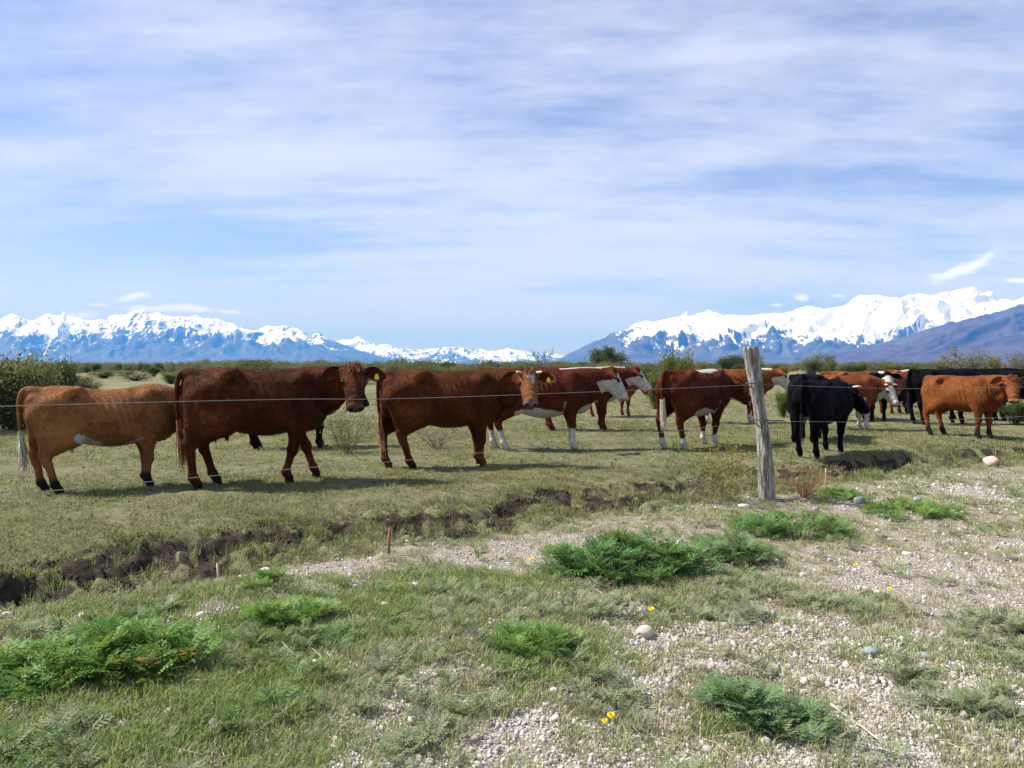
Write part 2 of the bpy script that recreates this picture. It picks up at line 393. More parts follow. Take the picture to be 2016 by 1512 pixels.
def rock_mat(name, rock1, rock2, sn=0.86):
    m, t = new_mat(name)
    g = t.n('ShaderNodeNewGeometry'); co = g.outputs['Position']
    sc_ = t.mapping(co, scale=(0.001, 0.001, 0.001))
    a = t.noise(sc_, 2.2, 6, 0.65, 0.4); b = t.noise(t.mapping(sc_, scale=(2.4, .45, .8), rot=(0, R(40), 0)), 4.0, 7, 0.72, 0.8)
    st = t.attr('snow').outputs['Fac']
    f = t.math('ADD', st, t.math('ADD', t.math('MULTIPLY', t.math('SUBTRACT', b, 0.5), 6.0), t.math('MULTIPLY', t.math('SUBTRACT', a, 0.5), 2.6)))
    rock = t.mix(t.smooth(a, 0.35, 0.65), rock1, rock2)
    c = t.mix(t.smooth(f, -0.12, 0.15), rock, (sn, sn, sn * 1.01))
    finish(t, c, 0.8, b, 40.0, 0.5, 0.1)
    return m
def mountain(name, sky, D, W, snow_px, mat, x0, x1, step=3, rows=76, gseed=1, gf=1.0, soft=1.0, snow_on=1.0, prof=1.35, spur=0.42, shelf=None, snow_top=0.3):
    pxs = np.arange(x0, x1 + 1, step, dtype=float)
    sk = np.array(sky, float); h = HORIZON - np.interp(pxs, sk[:, 0], sk[:, 1])
    rough = fbm(pxs / 22.0, pxs * 0 + gseed, 4, 400 + gseed) * 2.2 * soft
    h = np.maximum(h + rough * sstep(8, 40, h), 0)
    t = np.concatenate([np.linspace(0, 1, rows) ** 0.9, 1 + np.linspace(0.03, 0.6, 12)])
    PX, T = np.meshgrid(pxs, t)
    hs = np.convolve(np.pad(h, 14, mode='edge'), np.ones(29) / 29, 'valid')
    tt = np.clip(T, 0, 1); back = np.clip(T - 1, 0, 1)
    Hh = hs[None, :] + (h - hs)[None, :] * np.clip((tt - 0.80) / 0.20, 0, 1) ** 1.5
    u = (PX - CX) / FPX
    km = u * D / 1000.0
    ky = (1 - tt) * W / 1000.0
    warp = 0.45 * fbm(km * 0.35, ky * 0.35 + gseed, 3, 500 + gseed)
    gull = ridged(km * 0.42 * gf + warp + 0.18 * ky, ky * 0.30 + gseed, 6, 510 + gseed, 0.55) - 0.95
    gull2 = ridged(km * 1.5 * gf + warp * 2 + 0.7 * ky, ky * 0.9, 6, 540 + gseed, 0.6) - 0.9
    body = tt ** prof
    if shelf: body = body * (1 - 0.25 * np.exp(-((tt - shelf) / 0.12) ** 2))
    amp = (4 * tt * (1 - tt)) ** 0.8 * sstep(0.05, 0.65, tt)
    hp = Hh * (body + amp * (spur * 0.42 * gull + 0.09 * gull2)) - Hh * back * 1.2 + Hh * (1 - amp) * 0.02 * gull2 * (tt > 0.9)
    Yd = D - W * (1 - T)
    hp = np.minimum(hp, Hh * 1.01 * D / Yd)
    hp = np.maximum(hp, -1)
    Z = hp / FPX * D + 0.0
    X = u * Yd
    app = Z / Yd * FPX                      # apparent height in photo pixels
    gy, gx = np.gradient(Z); steep = np.sqrt((gx / (step / FPX * D)) ** 2 + (gy / np.maximum(np.gradient(Yd, axis=0), 1)) ** 2)
    snow = (app - snow_px) / 24.0 - 0.55 * gull2 - 0.60 * gull - 0.7 * np.clip(steep - 0.8, 0, 1.2)
    snow = np.where(snow > 0.35, 0.35 + (snow - 0.35) * snow_top, snow)
    if callable(snow_on): snow = snow + snow_on(PX, app)
    snow = np.clip(snow, -3, 3)
    nt, nc = PX.shape
    i = np.arange(nt - 1)[:, None] * nc; j = np.arange(nc - 1)[None, :]
    F = np.stack([i + j, i + j + 1, i + nc + j + 1, i + nc + j], -1).reshape(-1, 4)
    o = obj(name, mk_mesh(name, np.stack([X, Yd, Z - 4], -1).reshape(-1, 3), F, mat, True, dict(snow=snow.ravel())))
    o['kind'] = 'structure'
    return o
M_ROCK = rock_mat('alpine_rock_and_snow', (0.050, 0.048, 0.052), (0.095, 0.088, 0.085))
M_ROCK2 = rock_mat('near_mountain_rock', (0.055, 0.042, 0.052), (0.085, 0.066, 0.072))
mountain('mountain_range', SKY_L, 24000, 7000, 60, M_ROCK, -700, 838, gseed=1, snow_top=0.12, snow_on=lambda px, a: 0.25 * np.sin(px / 60.0))
mountain('mountain_range', SKY_C, 30000, 6000, 22, M_ROCK, 442, 1398, gseed=5, soft=0.8)
mountain('mountain_range', SKY_R, 17000, 5200, 56, M_ROCK, 1062, 2900, gseed=8, gf=1.25, snow_top=0.22, snow_on=lambda px, a: 0.6 * sstep(60, 100, a) - 0.9 * sstep(1290, 1190, px))
mountain('mountain_ridge', SKY_F, 11500, 4500, 150, M_ROCK2, 1482, 2900, gseed=12, soft=0.35, spur=0.18, prof=1.1, snow_on=lambda px, a: 3.4 * sstep(0.86, 0.97, a / np.maximum(np.interp(px, np.array(SKY_F)[:, 0], HORIZON - np.array(SKY_F)[:, 1]), 1)) * sstep(1840, 1900, px) + sstep(120, 150, a))

def build_haze():
    m, t = new_mat('blue_air')
    v = t.n('ShaderNodeVolumePrincipled', {'Density': 6.0e-5, 'Anisotropy': 0.0}); v.inputs['Color'].default_value = (0.06, 0.32, 1.0, 1); v.inputs['Absorption Color'].default_value = (.55, .55, .55, 1)
    out = t.n('ShaderNodeOutputMaterial'); t.link(v.outputs[0], out.inputs['Volume'])
    x, y0, y1, z0, z1 = 47000.0, -47000.0, 50000.0, -1.5, 1950.0
    V = [(a, b, c) for c in (z0, z1) for b in (y0, y1) for a in (-x, x)]
    F = np.array([(0, 2, 3, 1), (4, 5, 7, 6), (0, 1, 5, 4), (2, 6, 7, 3), (0, 4, 6, 2), (1, 3, 7, 5)])
    o = obj('haze', mk_mesh('haze', V, F, m, False)); o['kind'] = 'stuff'
build_haze()
# ================================================================ CATTLE
class Field:
    """signed distance samples on a grid, grown by smooth unions, meshed by surface nets"""
    def __init__(s, lo, hi, h):
        s.h = h; s.lo = np.array(lo, float)
        s.n = np.ceil((np.array(hi) - s.lo) / h).astype(int) + 1
        s.ax = [(s.lo[i] + h * np.arange(s.n[i])).astype(np.float32) for i in range(3)]
        s.d = np.full(s.n, 1.0, np.float32)
    def op(s, f, lo, hi, k, sub=False):
        i0 = np.clip(np.floor((np.array(lo) - 1.8 * k - s.lo) / s.h).astype(int) - 1, 0, s.n)
        i1 = np.clip(np.ceil((np.array(hi) + 1.8 * k - s.lo) / s.h).astype(int) + 2, 0, s.n)
        if np.any(i1 <= i0): return
        sl = tuple(slice(a, b) for a, b in zip(i0, i1))
        X = s.ax[0][sl[0]][:, None, None]; Y = s.ax[1][sl[1]][None, :, None]; Z = s.ax[2][sl[2]][None, None, :]
        b = f(X, Y, Z); a = s.d[sl]
        if sub:
            b = -b; h = np.maximum(k - np.abs(a - b), 0) / k; s.d[sl] = np.maximum(a, b) + h * h * k * 0.25
        else:
            h = np.maximum(k - np.abs(a - b), 0) / k; s.d[sl] = np.minimum(a, b) - h * h * k * 0.25
    def cone(s, a, b, r1, r2, k=0.05, flat=1.0):
        a = np.array(a, np.float32); b = np.array(b, np.float32); ab = b - a; L2 = float(ab.dot(ab)) + 1e-9
        def f(X, Y, Z):
            px, py, pz = X - a[0], Y - a[1], Z - a[2]
            t = np.clip((px * ab[0] + py * ab[1] + pz * ab[2]) / L2, 0, 1)
            dx, dy, dz = px - t * ab[0], (py - t * ab[1]) * flat, pz - t * ab[2]
            return np.sqrt(dx * dx + dy * dy + dz * dz) - (r1 + (r2 - r1) * t)
        r = max(r1, r2); s.op(f, np.minimum(a, b) - r, np.maximum(a, b) + r, k)
    def ell(s, c, r, k=0.05, M=None, sub=False):
        c = np.array(c, np.float32); r = np.array(r, np.float32)
        def f(X, Y, Z):
            x, y, z = X - c[0], Y - c[1], Z - c[2]
            if M is not None:
                x, y, z = (M[0, 0] * x + M[1, 0] * y + M[2, 0] * z, M[0, 1] * x + M[1, 1] * y + M[2, 1] * z, M[0, 2] * x + M[1, 2] * y + M[2, 2] * z)
            k0 = np.sqrt((x / r[0]) ** 2 + (y / r[1]) ** 2 + (z / r[2]) ** 2)
            k1 = np.sqrt((x / r[0] ** 2) ** 2 + (y / r[1] ** 2) ** 2 + (z / r[2] ** 2) ** 2) + 1e-6
            return k0 * (k0 - 1) / k1
        m = r if M is None else np.full(3, r.max()); s.op(f, c - m, c + m, k, sub)
    def mesh(s, smooth=2):
        d = s.d; n = s.n; neg = d < 0
        c = np.zeros(n - 1, np.int8)
        for i in (0, 1):
            for j in (0, 1):
                for k in (0, 1):
                    c += neg[i:n[0] - 1 + i, j:n[1] - 1 + j, k:n[2] - 1 + k]
        act = (c > 0) & (c < 8); idx = np.argwhere(act)
        vid = np.full(n - 1, -1, np.int32); vid[act] = np.arange(len(idx))
        corner = {}
        for i in (0, 1):
            for j in (0, 1):
                for k in (0, 1):
                    corner[i, j, k] = d[idx[:, 0] + i, idx[:, 1] + j, idx[:, 2] + k]
        P = np.zeros((len(idx), 3)); W = np.zeros(len(idx))
        for axis in range(3):
            for u in (0, 1):
                for v in (0, 1):
                    a = [0, 0, 0]; o = [q for q in range(3) if q != axis]; a[o[0]] = u; a[o[1]] = v
                    b = list(a); b[axis] = 1
                    da, db = corner[tuple(a)], corner[tuple(b)]
                    m = (da < 0) != (db < 0); t = np.where(m, da / np.where(m, da - db, 1), 0)
                    p = np.array(a, float)[None, :].repeat(len(idx), 0); p[:, axis] = t
                    P += p * m[:, None]; W += m
        P = (P / W[:, None] + idx) * s.h + s.lo
        F = []
        for axis in range(3):
            o = [(axis + 1) % 3, (axis + 2) % 3]
            sl0 = [slice(None)] * 3; sl1 = [slice(None)] * 3
            sl0[axis] = slice(0, -1); sl1[axis] = slice(1, None)
            a, b = neg[tuple(sl0)], neg[tuple(sl1)]
            e = np.argwhere(a != b)
            ok = np.all([(e[:, q] > 0) & (e[:, q] < n[q] - 1) for q in o], axis=0); e = e[ok]
            if not len(e): continue
            flip = a[tuple(e.T)]
            def cell(u, v):
                q = e.copy(); q[:, o[0]] -= u; q[:, o[1]] -= v; return vid[tuple(q.T)]
            q = np.stack([cell(1, 1), cell(0, 1), cell(0, 0), cell(1, 0)], -1)
            q[~flip] = q[~flip][:, ::-1]; F.append(q)
        F = np.concatenate(F)
        E = np.concatenate([F[:, [0, 1]], F[:, [1, 2]], F[:, [2, 3]], F[:, [3, 0]]])
        cnt = np.bincount(E[:, 0], minlength=len(P)).astype(float)
        for it in range(smooth):
            for w in (0.55, -0.50) if it < smooth - 1 else (0.5, -0.3):
                A = np.stack([np.bincount(E[:, 0], P[E[:, 1], q], minlength=len(P)) for q in range(3)], -1) / np.maximum(cnt, 1)[:, None]
                P = P + w * (A - P)
        return P, F

TORSO = np.array([  # x, z top, z bottom, half width
    (-0.86, 1.20, 1.00, 0.06), (-0.80, 1.275, 0.86, 0.15), (-0.70, 1.315, 0.77, 0.205), (-0.55, 1.335, 0.72, 0.245),
    (-0.40, 1.335, 0.675, 0.275), (-0.22, 1.325, 0.615, 0.320), (0.0, 1.315, 0.575, 0.350), (0.20, 1.315, 0.570, 0.335),
    (0.38, 1.33, 0.590, 0.295), (0.52, 1.335, 0.620, 0.265), (0.66, 1.30, 0.665, 0.225), (0.78, 1.22, 0.74, 0.165), (0.85, 1.10, 0.84, 0.07)])

def frame_from(dirv, up=(0, 0, 1)):
    x = np.array(dirv, float); x /= np.linalg.norm(x); u = np.array(up, float)
    y = np.cross(u, x); y /= np.linalg.norm(y); z = np.cross(x, y)
    return np.stack([x, y, z], 1)          # columns are the axes

def cow_shape(p):
    """one continuous body: trunk, neck, head and four legs, in cow space (x forward, z up, feet on z=0)"""
    h = p.get('voxel', 0.02); L = p.get('length', 1.0); fat = p.get('fat', 1.0); bel = p.get('belly', 0.0); sway = p.get('sway', 0.0)
    poll = np.array(p['poll'], float)
    yaw, pitch = R(p['head_yaw']), R(p['head_pitch']); roll = R(p.get('head_roll', 0))
    hd = (math.cos(yaw) * math.cos(pitch), math.sin(yaw) * math.cos(pitch), -math.sin(pitch))
    H = frame_from(hd)
    if roll:
        c, s = math.cos(roll), math.sin(roll)
        H = np.stack([H[:, 0], c * H[:, 1] + s * H[:, 2], -s * H[:, 1] + c * H[:, 2]], 1)
    HS = p.get('head_size', 1.08) * np.array([1.0, 1.10, 1.0])
    hw = lambda q: poll + H @ (np.array(q, float) * HS)
    muzzle = hw((0.5, 0, -0.06))
    lo = np.minimum(np.array([-0.95 * L, -0.48, -0.02]), np.minimum(poll, muzzle) - 0.30)
    hi = np.maximum(np.array([0.95 * L, 0.48, 1.46]), np.maximum(poll, muzzle) + 0.30)
    lo[2] = -0.02
    f = Field(lo, hi, h)
    T = TORSO.copy(); T[:, 0] *= L
    xs = f.ax[0]
    zt = np.interp(xs, T[:, 0], T[:, 1]); zb = np.interp(xs, T[:, 0], T[:, 2]); w = np.interp(xs, T[:, 0], T[:, 3]) * fat
    ker = np.ones(max(3, int(0.10 / h) | 1)); ker /= ker.sum()
    sm = lambda a: np.convolve(np.pad(a, len(ker) // 2, mode='edge'), ker, 'valid')
    zt, zb, w = sm(zt), sm(zb), sm(w)
    zt = zt - sway * np.exp(-((xs / L - 0.05) / 0.30) ** 2)
    zb = zb - bel * np.exp(-((xs / L + 0.02) / 0.42) ** 2)
    beyond = np.maximum(np.abs(xs) - 0.86 * L, 0)
    zc, hz = ((zt + zb) / 2)[:, None, None], ((zt - zb) / 2)[:, None, None]; ww = w[:, None, None]; bb = beyond[:, None, None]
    def torso(X, Y, Z):
        n = X.shape[0]; i0 = int(round((float(X[0, 0, 0]) - float(f.ax[0][0])) / h)); s = slice(i0, i0 + n)
        v = (Z - zc[s]) / hz[s]
        we = ww[s] * np.where(v > 0, 1 - 0.30 * np.clip(v, 0, 1) ** 1.3, 1.0)
        rho = (np.abs(Y / we) ** 2.1 + np.abs(v) ** 2.2) ** (1 / 2.15)
        return (rho - 1) * np.minimum(we, hz[s]) * 0.92 + bb[s]
    f.op(torso, (-0.95 * L, -0.47, 0.35), (0.95 * L, 0.47, 1.45), 0.02)
    # neck
    n0 = np.array([0.50 * L, 0, 1.055]); n2 = hw((0.07, 0, -0.10)); tang = np.array([0.30, 0, 0.10])
    c1 = n0 + tang; c2 = n2 - H[:, 0] * 0.04 - H[:, 2] * 0.10 + (n0 - n2) * 0.18
    ts = np.linspace(0, 1, 7)
    bz = [(1 - t) ** 3 * n0 + 3 * (1 - t) ** 2 * t * c1 + 3 * (1 - t) * t * t * c2 + t ** 3 * n2 for t in ts]
    rr = np.interp(ts, [0, 0.35, 0.7, 1], [0.235, 0.195, 0.15, 0.115])
    for i in range(6): f.cone(bz[i], bz[i + 1], rr[i], rr[i + 1], 0.07, 1.22)
    crest = [q + np.array([0, 0, r_ * 0.62]) for q, r_ in zip(bz, rr)]
    for i in range(1, 5): f.cone(crest[i], crest[i + 1], 0.075, 0.06, 0.06)
    throat = hw((0.14, 0, -0.20)); br = np.array([0.69 * L, 0, 0.79])
    md = (throat + br) / 2 + np.array([0.02, 0, -0.03])
    f.cone(br, md, 0.09, 0.055, 0.10); f.cone(md, throat, 0.055, 0.045, 0.10)
    f.ell((0.64 * L, 0, 0.725), (0.16, 0.12, 0.13), 0.12)
    # bony landmarks
    for s in (-1, 1):
        f.ell((-0.43 * L, s * 0.250 * fat, 1.245), (0.075, 0.058, 0.060), 0.08)
        f.cone((-0.43 * L, s * 0.235 * fat, 1.24), (-0.30 * L, s * 0.15, 1.285), 0.045, 0.04, 0.08)
        f.ell((-0.79 * L, s * 0.105, 1.15), (0.06, 0.05, 0.07), 0.07)
        f.ell((-0.24 * L, s * 0.44 * fat, 1.10), (0.15, 0.16, 0.15), 0.13, sub=True)
        f.ell((-0.62 * L, s * 0.34 * fat, 1.22), (0.14, 0.12, 0.10), 0.12, sub=True)
        f.ell((0.50 * L, s * 0.205 * fat, 1.0), (0.13, 0.085, 0.28), 0.12)
        f.ell((0.60 * L, s * 0.20 * fat, 0.84), (0.13, 0.10, 0.14), 0.10)
        f.ell((0.31 * L, s * 0.46 * fat, 1.0), (0.12, 0.14, 0.26), 0.18, sub=True)
    f.ell((-0.80 * L, 0, 1.27), (0.08, 0.05, 0.045), 0.08)
    # legs
    st = p.get('steps', {})
    feet = []
    for s, key in ((1, 'hl'), (-1, 'hr')):
        dx, dy = st.get(key, (0, 0)); foot = np.array([-0.60 * L + dx, s * 0.165 + dy, 0.0])
        hip = np.array([-0.56 * L, s * 0.15, 1.06]); stif = np.array([-0.40 * L + dx * 0.22, s * 0.215 * fat, 0.72])
        but = np.array([-0.72 * L, s * 0.125, 0.98])
        hock = np.array([-0.71 * L + dx * 0.72, s * 0.165 + dy * 0.6, 0.49]); fet = foot + np.array([-0.035, 0, 0.135])
        f.cone(hip, stif, 0.175, 0.135, 0.09, 1.25)
        f.cone(but, (stif + hock) / 2 + np.array([-0.03, 0, 0.06]), 0.145, 0.10, 0.09, 1.2)
        f.cone(stif, hock, 0.125, 0.058, 0.07, 1.15)
        f.cone(but, hock + np.array([-0.01, 0, 0.05]), 0.12, 0.052, 0.07, 1.15)
        f.cone(hock + np.array([-0.012, 0, 0.02]), hock + np.array([0, 0, -0.09]), 0.058, 0.046, 0.03)
        f.cone(hock, fet, 0.052, 0.041, 0.03); f.ell(fet, (0.052, 0.05, 0.05), 0.03)
        f.cone(fet, foot + np.array([0.015, 0, 0.055]), 0.044, 0.050, 0.025)
        feet.append(foot)
    for s, key in ((1, 'fl'), (-1, 'fr')):
        dx, dy = st.get(key, (0, 0)); foot = np.array([0.50 * L + dx, s * 0.15 + dy, 0.0])
        sh = np.array([0.53 * L, s * 0.17, 0.92]); elb = np.array([0.47 * L, s * 0.165 * fat, 0.68])
        kne = np.array([0.49 * L + dx * 0.60, s * 0.15 + dy * 0.6, 0.385]); fet = foot + np.array([-0.02, 0, 0.13])
        f.cone(sh, elb, 0.145, 0.105, 0.09, 1.2); f.cone(elb, kne, 0.10, 0.054, 0.06)
        f.cone(elb + np.array([-0.05, 0, 0.03]), (elb + kne) / 2, 0.07, 0.05, 0.06)
        f.ell(kne + np.array([0.01, 0, 0]), (0.055, 0.058, 0.075), 0.04)
        f.cone(kne, fet, 0.048, 0.039, 0.03); f.ell(fet, (0.050, 0.048, 0.048), 0.03)
        f.cone(fet, foot + np.array([0.02, 0, 0.055]), 0.042, 0.048, 0.025)
        feet.append(foot)
    if p.get('udder', 0) > 0:
        u = p['udder']; f.ell((-0.43 * L, 0, 0.655), (0.17 * u, 0.12 * u, 0.13 * u), 0.07)
        for s in (-1, 1):
            for q in (-0.07, 0.06): f.cone((-0.43 * L + q, s * 0.06, 0.60 - 0.05 * u), (-0.43 * L + q, s * 0.065, 0.545 - 0.07 * u), 0.018, 0.012, 0.02)
    # head
    he = lambda c, r, k=0.04, sub=False: f.ell(hw(c), np.array(r) * HS, k, H, sub)
    hc = lambda a, b, r1, r2, k=0.04: f.cone(hw(a), hw(b), r1 * HS[0], r2 * HS[0], k)
    he((0.06, 0, -0.075), (0.135, 0.112, 0.10), 0.05)
    hc((0.08, 0, -0.085), (0.40, 0, -0.075), 0.098, 0.066, 0.05)
    hc((0.10, 0, -0.025), (0.41, 0, -0.035), 0.052, 0.042, 0.04)
    he((0.20, 0, -0.062), (0.21, 0.104, 0.072), 0.04); he((0.34, 0, -0.072), (0.14, 0.083, 0.066), 0.04)
    for s in (-1, 1):
        he((0.155, s * 0.092, -0.042), (0.052, 0.034, 0.034), 0.035)
        he((0.10, s * 0.060, -0.165), (0.11, 0.045, 0.09), 0.05)
        hc((0.10, s * 0.055, -0.22), (0.36, s * 0.02, -0.145), 0.045, 0.038, 0.05)
        he((0.475, s * 0.048, -0.045), (0.035, 0.036, 0.038), 0.03)
        hc((0.02, s * 0.07, -0.06), (-0.01, s * 0.125, -0.065), 0.045, 0.03, 0.04)
    he((0.0, 0, -0.005), (0.06, 0.075, 0.05), 0.05)
    he((0.445, 0, -0.075), (0.064, 0.086, 0.066), 0.035)
    jaw = p.get('mouth', 0.0)
    he((0.415, 0, -0.140 - jaw), (0.065, 0.058, 0.034), 0.022)
    for s in (-1, 1):
        he((0.512, s * 0.046, -0.045), (0.022, 0.014, 0.020), 0.012, sub=True)
    V, F = f.mesh(3 if h < 0.018 else 2)
    a_, b_, c_, d_ = V[F[:, 0]], V[F[:, 1]], V[F[:, 2]], V[F[:, 3]]; fn = np.cross(c_ - a_, d_ - b_); N = np.zeros_like(V)
    for q in range(4):
        for k in range(3): N[:, k] += np.bincount(F[:, q], fn[:, k], minlength=len(V))
    N /= np.linalg.norm(N, axis=1)[:, None] + 1e-9
    sd = int(abs(poll[0] * 977 + poll[1] * 331 + L * 59) * 10) % 999
    trunk = sstep(0.50, 0.70, V[:, 2]) * sstep(0.20, 0.34, np.linalg.norm(V - hw((0.2, 0, -0.05)), axis=1))
    dist = np.linalg.norm((V - poll) * np.array([1, 1, 0.55]), axis=1)
    folds = sstep(0.24, 0.30, dist) * sstep(0.62, 0.45, dist) * sstep(0.60 * L, 0.72 * L, V[:, 0]) * sstep(poll[2] + 0.02, poll[2] - 0.16, V[:, 2])
    V = V + N * (trunk * (0.0075 * snoise(V, 8, sd) + 0.0028 * snoise(V, 21, sd + 1)) + folds * 0.0055 * np.sin(dist * 2 * np.pi / 0.062 + 2 * V[:, 2]))[:, None]
    V[:, 2] = np.maximum(V[:, 2], 0.0)
    rib = sstep(-0.22, -0.08, V[:, 0] / L) * sstep(0.34, 0.22, V[:, 0] / L) * sstep(0.72, 0.85, V[:, 2]) * sstep(1.22, 1.08, V[:, 2]) * (np.abs(V[:, 1]) > 0.15)
    V[:, 1] += np.sign(V[:, 1]) * rib * p.get('ribs', 0.006) * np.sin((V[:, 0] + 0.25 * (V[:, 2] - 1.0)) * 2 * np.pi / 0.085)
    return V, F, H * HS[None, :], poll, feet, H

def snoise(P, f, seed):
    r = np.random.default_rng(seed); s = 0
    for i in range(6):
        k = r.normal(size=3); k *= f * (0.6 + 0.25 * i) / np.linalg.norm(k)
        s = s + np.sin(P @ k + r.uniform(0, 6.28)) / (1 + 0.35 * i)
    return s / 2.2

def coat_mat(name, c_dark, c_mid, c_light, white=(0.60, 0.57, 0.52), sock=(0.018, 0.014, 0.013), muzz=(0.23, 0.14, 0.12), rough=0.65, spec=0.07):
    m, t = new_mat(name)
    tc = t.n('ShaderNodeTexCoord').outputs['Object']
    big = t.noise(tc, 3.2, 4, 0.6, 0.4); med = t.noise(tc, 11.0, 5, 0.65, 1.2)
    # hair lies back and down in locks
    hairv = t.mapping(tc, scale=(34, 60, 17), rot=(0, R(24), 0)); hair = t.noise(hairv, 1.5, 6, 0.7, 0.8)
    lock = t.noise(t.mapping(tc, scale=(9, 16, 5), rot=(0, R(24), 0)), 1.6, 4, 0.6, 1.5)
    v = t.math('ADD', t.math('MULTIPLY', big, 0.60), t.math('ADD', t.math('MULTIPLY', med, 0.12), t.math('ADD', t.math('MULTIPLY', hair, 0.12), t.math('MULTIPLY', lock, 0.26))))
    c = t.mix(t.smooth(v, 0.42, 0.60), c_dark, c_mid); c = t.mix(t.smooth(v, 0.57, 0.80), c, c_light)
    edge = t.math('MULTIPLY', t.math('SUBTRACT', hair, 0.5), 0.10)
    wn = t.mix(t.smooth(t.math('ADD', t.math('MULTIPLY', hair, 0.5), t.math('MULTIPLY', big, 0.5)), 0.3, 0.7), tuple(x * 0.72 for x in white), white)
    w = t.smooth(t.math('ADD', t.attr('white').outputs['Fac'], edge), -0.012, 0.02)
    c = t.mix(w, c, wn)
    so = t.smooth(t.math('ADD', t.attr('sock').outputs['Fac'], edge), -0.03, 0.06)
    c = t.mix(so, c, sock)
    mz = t.smooth(t.attr('muzzle').outputs['Fac'], -0.015, 0.015)
    c = t.mix(mz, c, muzz)
    dk = t.smooth(t.attr('dark').outputs['Fac'], -0.004, 0.004)
    c = t.mix(dk, c, (0.008, 0.006, 0.006))
    hb = t.math('ADD', t.math('MULTIPLY', hair, 0.6), t.math('MULTIPLY', lock, 0.9))
    b = finish(t, c, rough, hb, 0.036, 0.8, spec)
    return m

COAT = {}
def coats():
    COAT['tan'] = coat_mat('tan_coat', (0.150, 0.056, 0.018), (0.285, 0.122, 0.040), (0.460, 0.225, 0.085))
    COAT['red'] = coat_mat('dark_red_coat', (0.030, 0.0068, 0.0028), (0.080, 0.0205, 0.0066), (0.285, 0.090, 0.028), muzz=(.085, .048, .042))
    COAT['redbrown'] = coat_mat('red_brown_coat', (0.040, 0.0095, 0.0036), (0.098, 0.0270, 0.0083), (0.290, 0.097, 0.030), muzz=(.17, .105, .095), sock=(.20, .080, .029))
    COAT['maroon'] = coat_mat('maroon_coat', (0.045, 0.009, 0.004), (0.088, 0.020, 0.008), (0.170, 0.044, 0.016), muzz=(0.42, 0.30, 0.26))
    COAT['orange'] = coat_mat('orange_coat', (0.110, 0.031, 0.010), (0.185, 0.060, 0.017), (0.300, 0.108, 0.034))
    COAT['brown'] = coat_mat('brown_coat', (0.105, 0.030, 0.010), (0.190, 0.060, 0.018), (0.290, 0.105, 0.036), muzz=(0.42, 0.30, 0.26))
    COAT['darkbrown'] = coat_mat('dark_brown_coat', (0.018, 0.007, 0.004), (0.036, 0.014, 0.007), (0.070, 0.028, 0.013))
    COAT['black'] = coat_mat('black_coat', (0.0022, 0.0022, 0.0034), (0.0036, 0.0036, 0.0056), (0.0075, 0.0075, 0.0105), rough=0.6, spec=0.04, muzz=(0.012, 0.011, 0.011))
coats()
M_HOOF = flat_mat('hoof_horn', (0.030, 0.024, 0.022), 0.5, 0.4, 30, 0.4)
M_HOOF_PALE = flat_mat('pale_hoof_horn', (0.16, 0.13, 0.11), 0.55, 0.4, 30, 0.4)
M_EYE = flat_mat('dark_eye', (0.006, 0.004, 0.004), 0.08, 0.1, 10, 0.8)
M_HORN = flat_mat('pale_horn', (0.52, 0.47, 0.38), 0.45, 0.25, 14, 0.4)
M_TAG = flat_mat('yellow_tag', (0.70, 0.55, 0.03), 0.45, 0.08, 40, 0.4)
M_SWITCH = {k: flat_mat(k + '_tail_hair', c, 0.7, 0.35, 25) for k, c in dict(white=(0.52, 0.47, 0.38), tan=(0.26, 0.12, 0.045), red=(0.19, 0.062, 0.024), pale=(0.36, 0.20, 0.11), black=(0.012, 0.011, 0.014), brown=(0.12, 0.045, 0.02)).items()}

def ear_mesh(side, mat):
    nu, nv = 9, 7; V = []
    for layer in (0, 1):
        for i in range(nu):
            u = i / (nu - 1); wd = 0.078 * (math.sin(math.pi * min(1, u * 0.86 + 0.10)) ** 0.75) * (1 if u < 0.97 else 0.4)
            for j in range(nv):
                v = j / (nv - 1) * 2 - 1
                cup = 0.055 * (1 - v * v) * math.sin(math.pi * (0.15 + 0.75 * u)); th = 0.012 * (1 - abs(v) ** 3) * (1 - 0.5 * u)
                V.append((cup * -1 + (th if layer else -th) + 0.02 * u, side * (0.225 * u), v * wd - 0.045 * u * u))
    V = np.array(V); n = nu * nv
    q = [(i * nv + j, i * nv + j + 1, (i + 1) * nv + j + 1, (i + 1) * nv + j) for i in range(nu - 1) for j in range(nv - 1)]
    F = q + [(a + n, d + n, c + n, b + n) for a, b, c, d in q]
    bd = [i * nv for i in range(nu)] + [(nu - 1) * nv + j for j in range(1, nv)] + [i * nv + nv - 1 for i in range(nu - 2, -1, -1)] + [j for j in range(nv - 2, 0, -1)]
    F += [(bd[k], bd[k] + n, bd[(k + 1) % len(bd)] + n, bd[(k + 1) % len(bd)]) for k in range(len(bd))]
    z = np.zeros(len(V)) - 1
    return mk_mesh('ear', V, np.array(F), mat, True, dict(white=z, sock=z, muzzle=z, dark=z))
